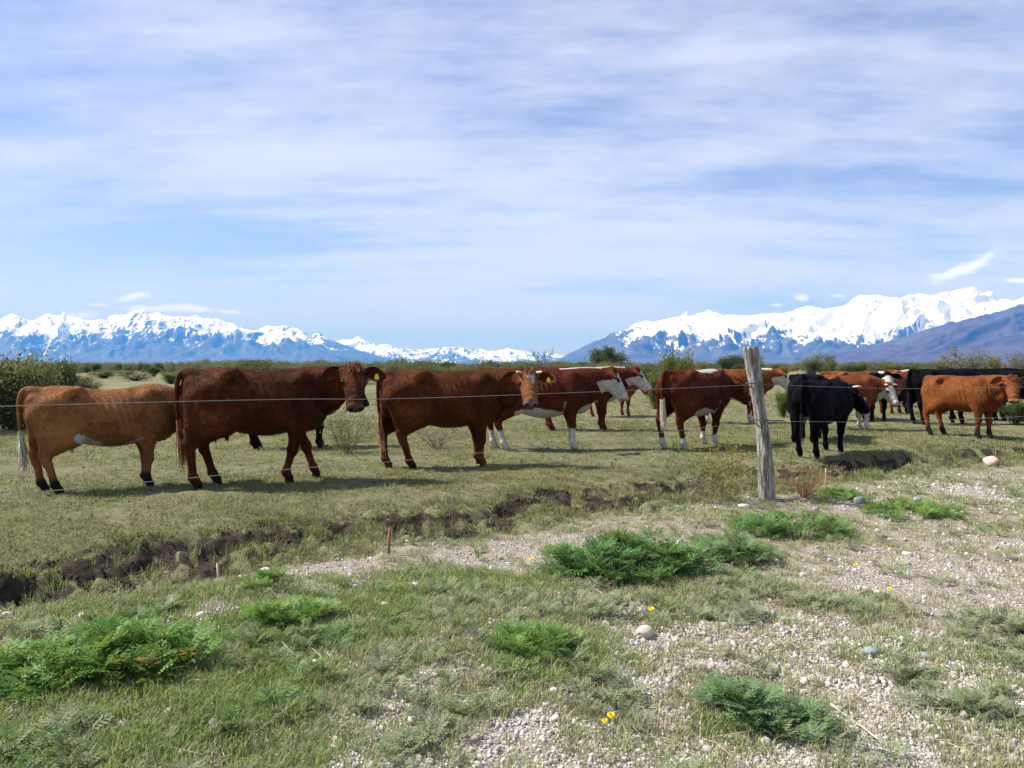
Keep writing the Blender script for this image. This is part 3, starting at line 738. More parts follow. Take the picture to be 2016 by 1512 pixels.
def hoof_mesh(mat):
    A = Acc()
    for s in (-1, 1):
        ring = [(-0.045, 0), (-0.03, 0.03), (0.02, 0.034), (0.062, 0.018), (0.062, 0.004), (-0.045, 0.002)]
        top = [(-0.042, 0), (-0.03, 0.026), (0.012, 0.03), (0.038, 0.018), (0.038, 0.004), (-0.042, 0.002)]
        V = [(x, s * (y + 0.002), 0.0) for x, y in ring] + [(x, s * (y + 0.002), 0.062) for x, y in top]
        n = 6; F = [(i, (i + 1) % n, n + (i + 1) % n, n + i) for i in range(n)]
        T = [(0, i + 1, i) for i in range(1, 5)] + [(6, 6 + i, 7 + i) for i in range(1, 5)]
        if s < 0: F = [f[::-1] for f in F]; T = [f[::-1] for f in T]
        A.add(V, F, T)
    return A.mesh('hoof', mat, False)

def strands(A, root, tip, n, spread, r0, rng, droop=0.0, seg=4, root_spread=0.02):
    root = np.array(root, float); tip = np.array(tip, float)
    for i in range(n):
        a = root + rng.normal(size=3) * root_spread; b = tip + rng.normal(size=3) * spread
        b = a + (b - a) * rng.uniform(0.55, 1.1); mid = (a + b) / 2 + rng.normal(size=3) * spread * 0.6
        ts = np.linspace(0, 1, seg)[:, None]; P = (1 - ts) ** 2 * a + 2 * ts * (1 - ts) * mid + ts ** 2 * b
        P[:, 2] -= droop * ts[:, 0] ** 2
        V, F, T = tube(P, np.linspace(r0, r0 * 0.2, seg), 3, False); A.add(V, F)

def white_field(p, V, H, poll, L):
    """Hereford-type markings in cow space; >0 is white hair"""
    kind = p.get('marks', ''); q = (V - poll) @ H
    nz = snoise(V, 13, 3 + len(p['coat'])) * 0.02 + snoise(V, 34, 9) * 0.008
    w = np.full(len(V), -1.0)
    head = (np.abs(q[:, 1]) < 0.22) & (q[:, 0] > -0.10) & (q[:, 2] > -0.34) & (q[:, 2] < 0.14) & (q[:, 0] < 0.6)
    hereford_face = np.where(head, np.minimum(q[:, 0] + 0.35 * np.maximum(-q[:, 2] - 0.12, 0) - 0.055 - 0.55 * np.maximum(np.abs(q[:, 1]) - 0.05, 0) + nz, 0.3), -1)
    belly_line = 0.655 + 0.03 * np.cos(V[:, 0] * 5)
    belly = np.where((np.abs(V[:, 0]) < 0.62 * L) & (np.abs(V[:, 1]) < 0.45), belly_line - V[:, 2] + nz * 1.6 - np.where(V[:, 2] < 0.50, 1, 0) * (V[:, 2] < 0.40), -1)
    leg = V[:, 2] < 0.45
    if 'face' in kind: w = np.maximum(w, hereford_face)
    if 'belly' in kind:
        not_leg = (np.abs(V[:, 1]) < 0.40) & (V[:, 2] > 0.42) & ~((V[:, 0] < -0.42 * L) & (np.abs(V[:, 1]) > 0.10)) & ~((V[:, 0] > 0.36 * L) & (np.abs(V[:, 1]) > 0.09))
        w = np.maximum(w, np.where(not_leg, belly, -1))
        # white line rising behind the elbow
        el = 0.024 - np.abs(V[:, 0] - (0.34 * L + 0.22 * (V[:, 2] - 0.62))) + nz
        w = np.maximum(w, np.where((V[:, 2] > 0.5) & (V[:, 2] < 0.80) & (np.abs(V[:, 1]) > 0.12), np.minimum(el, 0.80 - V[:, 2]), -1))
    if 'brisket' in kind: w = np.maximum(w, np.where((V[:, 0] > 0.56 * L) & (V[:, 2] < 0.82) & (V[:, 2] > 0.5) & (np.abs(V[:, 1]) < 0.2), 0.74 - V[:, 2] + nz, -1))
    if 'socks' in kind: w = np.maximum(w, np.where(leg, p.get('sock_h', 0.30) - V[:, 2] + nz * 1.5, -1))
    if 'crest' in kind:
        w = np.maximum(w, np.where((V[:, 2] > 1.0) & (V[:, 0] > 0.30 * L) & (V[:, 0] < 0.98 * L) & ~(head & (q[:, 0] > 0.02)), 0.06 - np.abs(V[:, 1] - 0.0) + nz * 1.3 - np.maximum(1.18 - V[:, 2], 0), -1))
    if 'backstripe' in kind:
        w = np.maximum(w, np.where((V[:, 2] > 1.2), np.minimum(0.105 - np.abs(V[:, 1] + 0.02), np.minimum(V[:, 0] - 0.02, 0.62 - V[:, 0])) + nz, -1))
    if 'star' in kind:
        st = 0.052 - np.sqrt((q[:, 0] - 0.075) ** 2 + (q[:, 1] * 0.8 - 0.01) ** 2)
        st2 = np.minimum(0.022 - np.abs(q[:, 1] - 0.035), 0.20 - q[:, 0])
        w = np.maximum(w, np.where(head & (q[:, 2] > -0.09) & (q[:, 0] > -0.01), np.maximum(st, st2) + nz * 0.5, -1))
    if 'flank' in kind:   # white under the belly and before the stifle
        def seg(ax, az, bx, bz, r0, r1):
            dx, dz = bx - ax, bz - az; t_ = np.clip(((V[:, 0] / L - ax) * dx + (V[:, 2] - az) * dz) / (dx * dx + dz * dz), 0, 1)
            return r0 + (r1 - r0) * t_ - np.sqrt((V[:, 0] / L - ax - t_ * dx) ** 2 + (V[:, 2] - az - t_ * dz) ** 2) + nz * 1.6
        f1 = seg(-0.34, 0.70, -0.08, 0.585, 0.030, 0.045); f2 = seg(0.20, 0.575, 0.40, 0.66, 0.035, 0.020)
        w = np.maximum(w, np.where(V[:, 2] > 0.45, np.maximum(f1, f2), -1))
        w = np.maximum(w, np.where((np.abs(V[:, 0] + 0.43 * L) < 0.2) & (V[:, 2] < 0.64) & (V[:, 2] > 0.45) & (np.abs(V[:, 1]) < 0.13), 0.05, -1))
    if 'udder' in kind:
        w = np.maximum(w, np.where((np.abs(V[:, 0] + 0.40 * L) < 0.26) & (V[:, 2] < 0.70) & (V[:, 2] > 0.45) & (np.abs(V[:, 1]) < 0.14), 0.03 + nz, -1))
    return w

def make_cow(p, seed=1):
    """cow > body, ear, eye, horn, ear_tag, hoof, tail (> tail_tuft), coat_hair"""
    rng = np.random.default_rng(seed)
    L = p.get('length', 1.0)
    V, F, HM, poll, feet, H = cow_shape(p)
    HI = np.linalg.inv(HM).T
    q = (V - poll) @ HI
    inh = (np.abs(q[:, 1]) < 0.2) & (q[:, 0] > -0.1) & (q[:, 2] > -0.4) & (q[:, 2] < 0.15) & (q[:, 0] < 0.65)
    w = white_field(p, V, HI, poll, L)
    sock = np.where(V[:, 2] < 0.5, p.get('dark_sock', -0.3) - V[:, 2] + snoise(V, 20, 5) * 0.025, -1)
    if 'dark_sock' not in p: sock = np.full(len(V), -1.0)
    if p.get('pale_face'): sock = np.where(inh, np.minimum(q[:, 0] - 0.03, 0.115 - np.abs(q[:, 1]) + 0.3 * np.maximum(q[:, 0] - .2, 0)) + snoise(V, 25, 6) * 0.012, -1); sock = np.minimum(sock, -2 * w)
    muz = np.where(inh, np.minimum(q[:, 0] - 0.452, q[:, 2] + 0.125), -1)
    dark = np.full(len(V), -1.0)
    for s in (-1, 1):
        dark = np.maximum(dark, np.where(inh, 0.020 - np.linalg.norm((q - np.array([0.497, s * 0.046, -0.045])) * np.array([0.6, 1.1, 0.8]), axis=1), -1))
        dark = np.maximum(dark, np.where(inh, 0.030 - np.linalg.norm((q - np.array([0.162, s * 0.118, -0.030])) * np.array([0.75, 0.6, 1.1]), axis=1), -1))
    dark = np.maximum(dark, np.where(inh & (q[:, 0] > 0.425), 0.007 - np.abs(q[:, 2] + 0.122 + p.get('mouth', 0) * 0.5), -1))
    if p.get('mouth', 0) > 0:
        muz = np.maximum(muz, np.where(inh & (q[:, 0] > 0.40) & (q[:, 2] < -0.13), 0.03, -1))
    mat = COAT[p['coat']]
    root = obj('cow' if not p.get('calf') else 'calf', None)
    body = obj('body', mk_mesh('cow_body', V, F, mat, True, dict(white=w, sock=sock, muzzle=muz, dark=dark)), root)
    R4 = Matrix(np.block([[HM, poll[:, None]], [np.zeros((1, 3)), np.ones((1, 1))]]).tolist())
    for s in (-1, 1):
        e = obj('ear', ear_mesh(s, mat), root)
        droop = R(p.get('ear_droop', 12))
        e.matrix_local = R4 @ Matrix.Translation((0.005, s * 0.105, -0.065)) @ Matrix.Rotation(s * -R(p.get('ear_back', 8)), 4, 'Z') @ Matrix.Rotation(R(-72), 4, 'Y') @ Matrix.Rotation(R(0), 4, 'X')
        e.rotation_mode = 'XYZ'
        if p.get('tag') == s:
            tv = [(-0.012, -0.022, 0), (-0.012, 0.022, 0), (-0.012, 0.027, -0.045), (-0.012, -0.027, -0.045), (-0.012, 0.009, 0.022), (-0.012, -0.009, 0.022)]
            tv2 = [(x + 0.006, y, z) for x, y, z in tv]; n = 6
            ring = [5, 4, 1, 2, 3, 0]
            tm = bpy.data.meshes.new('ear_tag'); tm.from_pydata(tv + tv2, [], [ring, [r_ + n for r_ in ring[::-1]]] + [[ring[k], ring[k] + n, ring[(k + 1) % 6] + n, ring[(k + 1) % 6]] for k in range(6)]); tm.materials.append(M_TAG)
            g = obj('ear_tag', tm, root)
            g.matrix_local = Matrix.Translation(R4 @ Vector((0.070, s * 0.225, -0.045))) @ Matrix.Rotation(R(p['head_yaw'] + 180), 4, 'Z')
        ev, ef = uv_ball(0.024, 12, 8); y = obj('eye', mk_mesh('eye', ev, ef, M_EYE), root); y.location = R4 @ Vector((0.162, s * 0.112, -0.026))
        if p.get('horns'):
            hl = p['horns']
            pts = [(0.0, s * 0.07, -0.02), (0.0, s * (0.07 + 0.45 * hl), -0.01), (0.02, s * (0.07 + 0.75 * hl), 0.02 + 0.15 * hl), (0.05, s * (0.07 + 0.85 * hl), 0.02 + 0.45 * hl)]
            tv, tf, tt = tube(pts, [0.026, 0.022, 0.015, 0.005], 8); A = Acc(); A.add(tv, tf, tt)
            ho = obj('horn', A.mesh('horn', M_HORN), root); ho.matrix_local = R4
    hm = hoof_mesh(M_HOOF_PALE if p.get('pale_hoof') else M_HOOF)
    for ft in feet:
        o = obj('hoof', hm, root); o.location = (ft[0] + 0.012, ft[1], 0.0)
    # tail
    tb = np.array([-0.845 * L, 0, 1.265]); sw = p.get('tail_swing', 0.0); tl = p.get('tail_len', 1.0)
    pts = [tb + np.array(v) for v in ((0.10, 0, 0.035), (0.03, 0, 0.035), (-0.04, 0, 0.0), (-0.075, sw * 0.1, -0.12), (-0.075, sw * 0.25, -0.35), (-0.06, sw * 0.5, -0.55 * tl), (-0.045, sw * 0.85, -0.70 * tl))]
    rad = [0.030, 0.035, 0.034, 0.027, 0.021, 0.018, 0.016]
    tv, tf, tt = tube(smooth_path(pts, 18), np.interp(np.linspace(0, 6, 18), range(7), rad), 8); A = Acc(); z = -1.0
    A.add(tv, tf, tt, white=z, sock=z, muzzle=z, dark=z); tail = obj('tail', A.mesh('tail', mat), root)
    A = Acc(); e = pts[-1]
    strands(A, pts[-2] + np.array([0, 0, 0.04]), e + np.array([0.02, sw * 0.2, -0.30]), p.get('tuft_n', 70), 0.028, 0.0075, rng, seg=5, root_spread=0.012)
    obj('tail_tuft', A.mesh('tail_tuft', M_SWITCH[p.get('switch', 'tan')]), tail)
    # loose hair standing off the coat
    nh = p.get('hairs', 0)
    if nh:
        tri = np.concatenate([F[:, [0, 1, 2]], F[:, [0, 2, 3]]]); a, b, c = V[tri[:, 0]], V[tri[:, 1]], V[tri[:, 2]]
        nrm = np.cross(b - a, c - a); ar = np.linalg.norm(nrm, axis=1); nrm /= ar[:, None] + 1e-12
        keep = rng.choice(len(tri), nh, p=ar / ar.sum())
        u = rng.uniform(size=(nh, 2)); fl = u.sum(1) > 1; u[fl] = 1 - u[fl]
        P = a[keep] + (b[keep] - a[keep]) * u[:, :1] + (c[keep] - a[keep]) * u[:, 1:]
        N = nrm[keep]; flow = np.array([-0.55, 0, -0.85]) + rng.normal(size=(nh, 3)) * 0.35
        qq = (P - poll) @ HI; hh = (np.abs(qq[:, 1]) < 0.2) & (qq[:, 0] > -0.05) & (qq[:, 0] < 0.55) & (qq[:, 2] > -0.3)
        flow = np.where(hh[:, None], H[:, 0] * 0.9 + rng.normal(size=(nh, 3)) * 0.3, flow)
        D = flow - N * (flow * N).sum(1)[:, None]; D /= np.linalg.norm(D, axis=1)[:, None] + 1e-9
        ln = rng.uniform(0.015, 0.04, nh) * np.where(P[:, 2] < 0.5, 0.45, 1) * np.where(hh, 0.5, 1)
        tipd = D * 0.8 + N * rng.uniform(0.25, 0.7, nh)[:, None]; tipd /= np.linalg.norm(tipd, axis=1)[:, None]
        side = np.cross(tipd, N); side /= np.linalg.norm(side, axis=1)[:, None] + 1e-9
        r0 = 0.0022
        VV = np.stack([P - side * r0 - N * 0.003, P + side * r0 - N * 0.003, P + tipd * ln[:, None]], 1).reshape(-1, 3)
        FF = np.arange(nh * 3).reshape(-1, 3)
        vi = tri[keep][:, 0]; rep = lambda arr: np.repeat(arr[vi], 3)
        o = obj('coat_hair', mk_mesh('coat_hair', VV, FF, mat, False, dict(white=rep(w), sock=rep(sock), muzzle=rep(muz), dark=rep(dark))), root)
        o['kind'] = 'stuff'
    if p.get('forelock', 0):
        A = Acc(); 
        for i in range(p['forelock']):
            a = poll + H @ np.array([rng.uniform(-0.05, 0.05), rng.uniform(-0.07, 0.07), 0.035]); ln = rng.uniform(0.05, 0.13)
            b = a + H @ np.array([rng.uniform(0.1, 0.9) * ln, rng.normal() * 0.35 * ln, rng.uniform(-0.1, 0.5) * ln])
            mid = (a + b) / 2 + H @ np.array([0, 0, 0.03])
            tv, tf, tt = tube([a, mid, b], [0.006, 0.005, 0.001], 3, False); A.add(tv, tf)
        obj('forelock', A.mesh('forelock', M_SWITCH[p.get('forelock_hair', 'red')]), root)
    return root

def smooth_path(pts, n):
    pts = np.array(pts, float); m = len(pts); t = np.linspace(0, m - 1, n); i = np.clip(t.astype(int), 0, m - 2); u = (t - i)[:, None]
    p0 = pts[np.maximum(i - 1, 0)]; p1 = pts[i]; p2 = pts[i + 1]; p3 = pts[np.minimum(i + 2, m - 1)]
    return 0.5 * (2 * p1 + (p2 - p0) * u + (2 * p0 - 5 * p1 + 4 * p2 - p3) * u ** 2 + (3 * p1 - p0 - 3 * p2 + p3) * u ** 3)
def uv_ball(r, nu=12, nv=8):
    V = [(0, 0, r)]
    for i in range(1, nv):
        a = math.pi * i / nv
        for j in range(nu): b = 2 * math.pi * j / nu; V.append((r * math.sin(a) * math.cos(b), r * math.sin(a) * math.sin(b), r * math.cos(a)))
    V.append((0, 0, -r)); T = []
    for j in range(nu): T.append((0, 1 + j, 1 + (j + 1) % nu))
    for i in range(nv - 2):
        for j in range(nu):
            a = 1 + i * nu + j; b = 1 + i * nu + (j + 1) % nu
            T += [(a, a + nu, b + nu), (a, b + nu, b)]
    k = 1 + (nv - 2) * nu
    for j in range(nu): T.append((k + j, len(V) - 1, k + (j + 1) % nu))
    return np.array(V), np.array(T)
# ================================================================ VEGETATION AND STONES
def scatter(name, P, rot, scl, tint, idx, protos):
    """one 'stuff' object: prototypes instanced on points by geometry nodes"""
    pc = bpy.data.collections.new(name + '_kinds')
    for q in protos: pc.objects.link(q)
    me = mk_mesh(name, P, [], None, False, dict(rot=rot, scl=scl, tint=tint))
    me.attributes.new('idx', 'INT', 'POINT').data.foreach_set('value', np.asarray(idx, np.int32))
    o = obj(name, me); o['kind'] = 'stuff'
    ng = bpy.data.node_groups.new(name + '_scatter', 'GeometryNodeTree')
    ng.interface.new_socket('Geometry', in_out='INPUT', socket_type='NodeSocketGeometry')
    ng.interface.new_socket('Geometry', in_out='OUTPUT', socket_type='NodeSocketGeometry')
    N = ng.nodes.new; L = ng.links.new
    gi, go = N('NodeGroupInput'), N('NodeGroupOutput')
    ci = N('GeometryNodeCollectionInfo'); ci.inputs['Collection'].default_value = pc; ci.inputs['Separate Children'].default_value = True; ci.inputs['Reset Children'].default_value = True
    def na(n, ty):
        q = N('GeometryNodeInputNamedAttribute'); q.data_type = ty; q.inputs['Name'].default_value = n; return q.outputs['Attribute']
    e2r = N('FunctionNodeEulerToRotation'); L(na('rot', 'FLOAT_VECTOR'), e2r.inputs[0])
    ip = N('GeometryNodeInstanceOnPoints'); ip.inputs['Pick Instance'].default_value = True
    L(gi.outputs[0], ip.inputs['Points']); L(ci.outputs[0], ip.inputs['Instance']); L(na('idx', 'INT'), ip.inputs['Instance Index'])
    L(e2r.outputs[0], ip.inputs['Rotation']); L(na('scl', 'FLOAT'), ip.inputs['Scale']); L(ip.outputs[0], go.inputs[0])
    md = o.modifiers.new('scatter', 'NODES'); md.node_group = ng
    return o

M_GRASS = leaf_mat('verge_grass_blade', (0.375, 0.350, 0.230), (0.165, 0.255, 0.075), 0.30)
M_PAST = leaf_mat('pasture_grass_blade', (0.255, 0.238, 0.140), (0.135, 0.160, 0.060), 0.30)
M_STRAW = leaf_mat('dry_straw', (0.40, 0.34, 0.24), (0.52, 0.45, 0.33), 0.1, 0.8)
def blades(n, hmin, hmax, spread, width, lean, mat, rng, name):
    A = Acc()
    for i in range(n):
        a = rng.uniform(0, 6.283); r = spread * math.sqrt(rng.uniform()); x, y = r * math.cos(a), r * math.sin(a)
        h = rng.uniform(hmin, hmax); b = a + rng.normal() * 0.9; ln = h * rng.uniform(0.15, 1.0) * lean
        w = width * rng.uniform(0.7, 1.3); px_, py_ = -math.sin(b) * w, math.cos(b) * w
        x1, y1 = x + math.cos(b) * ln * 0.35, y + math.sin(b) * ln * 0.35; x2, y2 = x + math.cos(b) * ln, y + math.sin(b) * ln
        V = [(x - px_, y - py_, -0.012), (x + px_, y + py_, -0.012), (x1 + px_ * .8, y1 + py_ * .8, h * 0.6), (x1 - px_ * .8, y1 - py_ * .8, h * 0.6), (x2, y2, h * rng.uniform(0.8, 1.0))]
        A.add(V, [(0, 1, 2, 3)], [(3, 2, 4)])
    return bpy.data.objects.new(name, A.mesh(name, mat, False))
def fan_points(n, r0, r1, half, rng):
    r = np.sqrt(rng.uniform(r0 * r0, r1 * r1, n)); a = np.radians(rng.uniform(-half, half, n))
    return r * np.sin(a), r * np.cos(a)
def rots(n, rng, tilt=0.12):
    return np.stack([rng.normal(0, tilt, n), rng.normal(0, tilt, n), rng.uniform(0, 6.283, n)], -1)
def build_grass():
    rng = np.random.default_rng(5)
    vt = [blades(13, .014, .040, .055, .0024, 1.5, M_GRASS, rng, 'verge_tuft') for _ in range(4)] + [blades(20, .020, .052, .06, .0021, 1.1, M_GRASS, rng, 'long_tuft') for _ in range(3)]
    XY = [fan_points(42000, 2.1, 5.2, 46, rng), fan_points(30000, 5.2, 12.5, 46, rng)]
    x = np.concatenate([a[0] for a in XY]); y = np.concatenate([a[1] for a in XY])
    v, verge, gravel, lush, mud, mudc = masks(x, y)
    patch = fbm(x * 2.3, y * 2.3, 3, 210)
    dens = np.clip(verge * (1 - 0.66 * gravel) * (0.36 + 0.75 * lush + 0.55 * patch), 0, 1)
    k = rng.uniform(size=len(x)) < dens; x, y, lush, patch = x[k], y[k], lush[k], patch[k]
    n = len(x); lg = rng.uniform(size=n) < np.clip(lush * 1.1 - 0.25, 0, .85)
    tint = np.clip(0.26 + 0.62 * lush + 0.40 * patch + rng.normal(0, .16, n), 0, 1); tint = np.where(rng.uniform(size=n) < .14, 0, tint)
    scatter('verge_grass', np.stack([x, y, height(x, y)], -1), rots(n, rng), rng.uniform(.65, 1.25, n) * np.where(lg, 1, .95), tint, np.where(lg, rng.integers(4, 7, n), rng.integers(0, 4, n)), vt)
    # cropped pasture and mossy ditch turf
    pt = [blades(13, .009, .026, .06, .0028, 1.6, M_PAST, rng, 'pasture_tuft') for _ in range(4)] + [blades(18, .03, .075, .06, .003, 1.0, M_PAST, rng, 'rank_tuft') for _ in range(2)]
    XY = [fan_points(46000, 3.6, 10.5, 46, rng), fan_points(46000, 10.5, 20, 44, rng), fan_points(26000, 20, 42, 42, rng)]
    x = np.concatenate([a[0] for a in XY]); y = np.concatenate([a[1] for a in XY])
    v, verge, gravel, lush, mud, mudc = masks(x, y)
    patch = fbm(x * .9, y * .9, 3, 310); p2 = fbm(x * 4, y * 4, 2, 311)
    dens = np.clip((1 - verge) * (1 - 0.90 * sstep(.35, .75, mudc)) * (0.66 + 0.8 * patch), 0, 1)
    k = rng.uniform(size=len(x)) < dens; x, y, mud, patch, p2 = x[k], y[k], mud[k], patch[k], p2[k]
    n = len(x); r = np.hypot(x, y)
    lg = rng.uniform(size=n) < np.where(mud > .3, .22, .012)
    tint = np.clip(0.35 + 0.35 * patch + 0.25 * p2 + 0.30 * mud + rng.normal(0, .14, n), 0, 1)
    scatter('pasture_grass', np.stack([x, y, height(x, y)], -1), rots(n, rng), rng.uniform(.7, 1.3, n) * np.interp(r, [8, 20, 40], [1, 1.5, 2.4]), tint, np.where(lg, rng.integers(4, 6, n), rng.integers(0, 4, n)), pt)
    # dead stalks lying about the verge
    st = []
    for q in range(4):
        ln = rng.uniform(.05, .16); A = Acc(); bow = rng.normal() * .02
        tv, tf, tt = tube([(-ln, 0, .006), (0, bow, .010), (ln, bow * .4, .006)], [.0015, .0018, .0010], 3, False); A.add(tv, tf); st.append(bpy.data.objects.new('straw_stalk', A.mesh('straw_stalk', M_STRAW)))
    x, y = fan_points(8000, 2.1, 8.5, 44, rng); v, verge, gravel, lush, mud, mudc = masks(x, y)
    k = rng.uniform(size=len(x)) < verge * (0.55 - 0.4 * lush) * (0.5 + 0.8 * sstep(-.5, 1.5, x)); x, y = x[k], y[k]; n = len(x)
    scatter('dead_straw', np.stack([x, y, height(x, y) + .012], -1), rots(n, rng, .10), rng.uniform(.5, 1.2, n), rng.uniform(0, 1, n), rng.integers(0, 4, n), st)
build_grass()

def stone_mesh(name, mat, rng, sub=2, rough=0.18, flat=1.0, angular=0.0):
    """a worn stone: icosphere-like ball pushed about by low noise, optional flat facets"""
    nu, nv = (7, 5) if sub == 1 else (16, 10)
    V, T = uv_ball(1.0, nu, nv); k = rng.normal(size=(5, 3)) * 1.6; ph = rng.uniform(0, 6.28, 5)
    d = 1 + rough * np.sin(V @ k.T + ph).sum(1) / 2.2
    V = V * d[:, None]
    if angular:
        for q in range(7):
            nrm = rng.normal(size=3); nrm /= np.linalg.norm(nrm); off = rng.uniform(.55, .85)
            e = np.maximum(V @ nrm - off, 0); V = V - angular * e[:, None] * nrm
    V = V * np.array([1, rng.uniform(.7, .95), flat]); V[:, 2] -= V[:, 2].min() * 0.0
    return mk_mesh(name, V, T, mat, True)
def stone_mat(name, c1, c2, inst=False):
    m, t = new_mat(name)
    co = t.n('ShaderNodeTexCoord').outputs['Object']
    a = t.noise(co, 1.6, 5, .6); b = t.noise(co, 9.0, 5, .7)
    c = t.mix(t.smooth(t.math('ADD', t.math('MULTIPLY', a, .6), t.math('MULTIPLY', b, .4)), .35, .65), c1, c2)
    if inst:
        f = t.attr('tint', 'INSTANCER').outputs['Fac']
        c = t.mix(f, (0.25, 0.245, 0.24), (0.58, 0.53, 0.475)); c = t.mix(t.smooth(f, .75, 1.0), c, (0.70, 0.66, 0.61)); c = t.mix(t.math('MULTIPLY', t.smooth(b, .45, .75), .35), c, (0.20, 0.16, 0.13))
    finish(t, c, .85, b, .08, .35, .25)
    return m
M_PEB = stone_mat('gravel_pebble', (.3, .27, .24), (.45, .4, .36), True)
def build_gravel():
    rng = np.random.default_rng(9)
    pb = [bpy.data.objects.new('pebble', stone_mesh('pebble', M_PEB, rng, 1, .22, rng.uniform(.5, .8))) for _ in range(6)]
    XY = [fan_points(85000, 2.1, 4.6, 44, rng), fan_points(60000, 4.6, 11.5, 44, rng)]
    x = np.concatenate([a[0] for a in XY]); y = np.concatenate([a[1] for a in XY])
    v, verge, gravel, lush, mud, mudc = masks(x, y)
    k = rng.uniform(size=len(x)) < np.clip(gravel * 1.0 + 0.28 * verge, 0, 1); x, y, gravel = x[k], y[k], gravel[k]; n = len(x)
    s = np.clip(np.exp(rng.normal(math.log(.0046), .52, n)), .003, .022) * np.interp(np.hypot(x, y), [2, 5, 11], [.9, 1.2, 1.7])
    scatter('gravel', np.stack([x, y, height(x, y) + s * .15], -1), rng.uniform(0, 6.28, (n, 3)) * np.array([.15, .15, 1]), s, np.clip(rng.beta(2.6, 1.5, n), 0, 1), rng.integers(0, 6, n), pb)
build_gravel()

# ---------------------------------------------------------------- feathery verge plants
M_FERN = {0: leaf_mat('hemlock_leaf', (0.050, 0.128, 0.040), (0.130, 0.240, 0.068), 0.25, 0.5, False),
          1: leaf_mat('bluish_leaf', (0.085, 0.155, 0.068), (0.155, 0.240, 0.100), 0.22, 0.55, False),
          2: leaf_mat('fresh_leaf', (0.062, 0.155, 0.028), (0.165, 0.280, 0.062), 0.30, 0.5, False)}
M_WITHER = leaf_mat('withered_leaf', (0.42, 0.25, 0.08), (0.55, 0.38, 0.14), 0.2, 0.7, False)
def fern_leaf(length, rng, lobes=6):
    """flat pinnate leaf along +x with cut leaflets; returns verts, tris"""
    V, T = [], []
    def sliver(a, b, w):
        a, b = np.array(a), np.array(b); d = b - a; s = np.array([-d[1], d[0], 0]); s = s / (np.linalg.norm(s) + 1e-9) * w
        k = len(V); V.extend([a, (a + b) / 2 + s, b, (a + b) / 2 - s]); T.extend([(k, k + 1, k + 2), (k, k + 2, k + 3)])
    arch = lambda u: 0.22 * length * math.sin(u * 2.2) - 0.05 * length * u
    for i in range(lobes):
        u = 0.22 + 0.75 * i / (lobes - 1); ll = length * 0.40 * math.sin(math.pi * (0.22 + 0.70 * (1 - u)) ) * rng.uniform(.8, 1.15)
        for s in (-1, 1):
            a = np.array([u * length, 0, arch(u)]); ang = s * rng.uniform(.75, 1.05)
            b = a + np.array([math.cos(ang) * ll, math.sin(ang) * ll, -0.12 * ll]); sliver(a, b, ll * .11)
            for q in (.4, .7):
                m_ = a + (b - a) * q
                for s2 in (-1, 1):
                    g = ang + s2 * .8; l2 = ll * .38 * (1.2 - q); sliver(m_, m_ + np.array([math.cos(g) * l2, math.sin(g) * l2, -.1 * l2]), l2 * .17)
    sliver((0, 0, 0), (length * .55, 0, arch(.55)), length * .010); sliver((length * .5, 0, arch(.5)), (length, 0, arch(1)), length * .02)
    return np.array(V), np.array(T)
_fern_rng = np.random.default_rng(31)
FERNS = [fern_leaf(1.0, _fern_rng, int(_fern_rng.integers(5, 8))) for _ in range(6)]
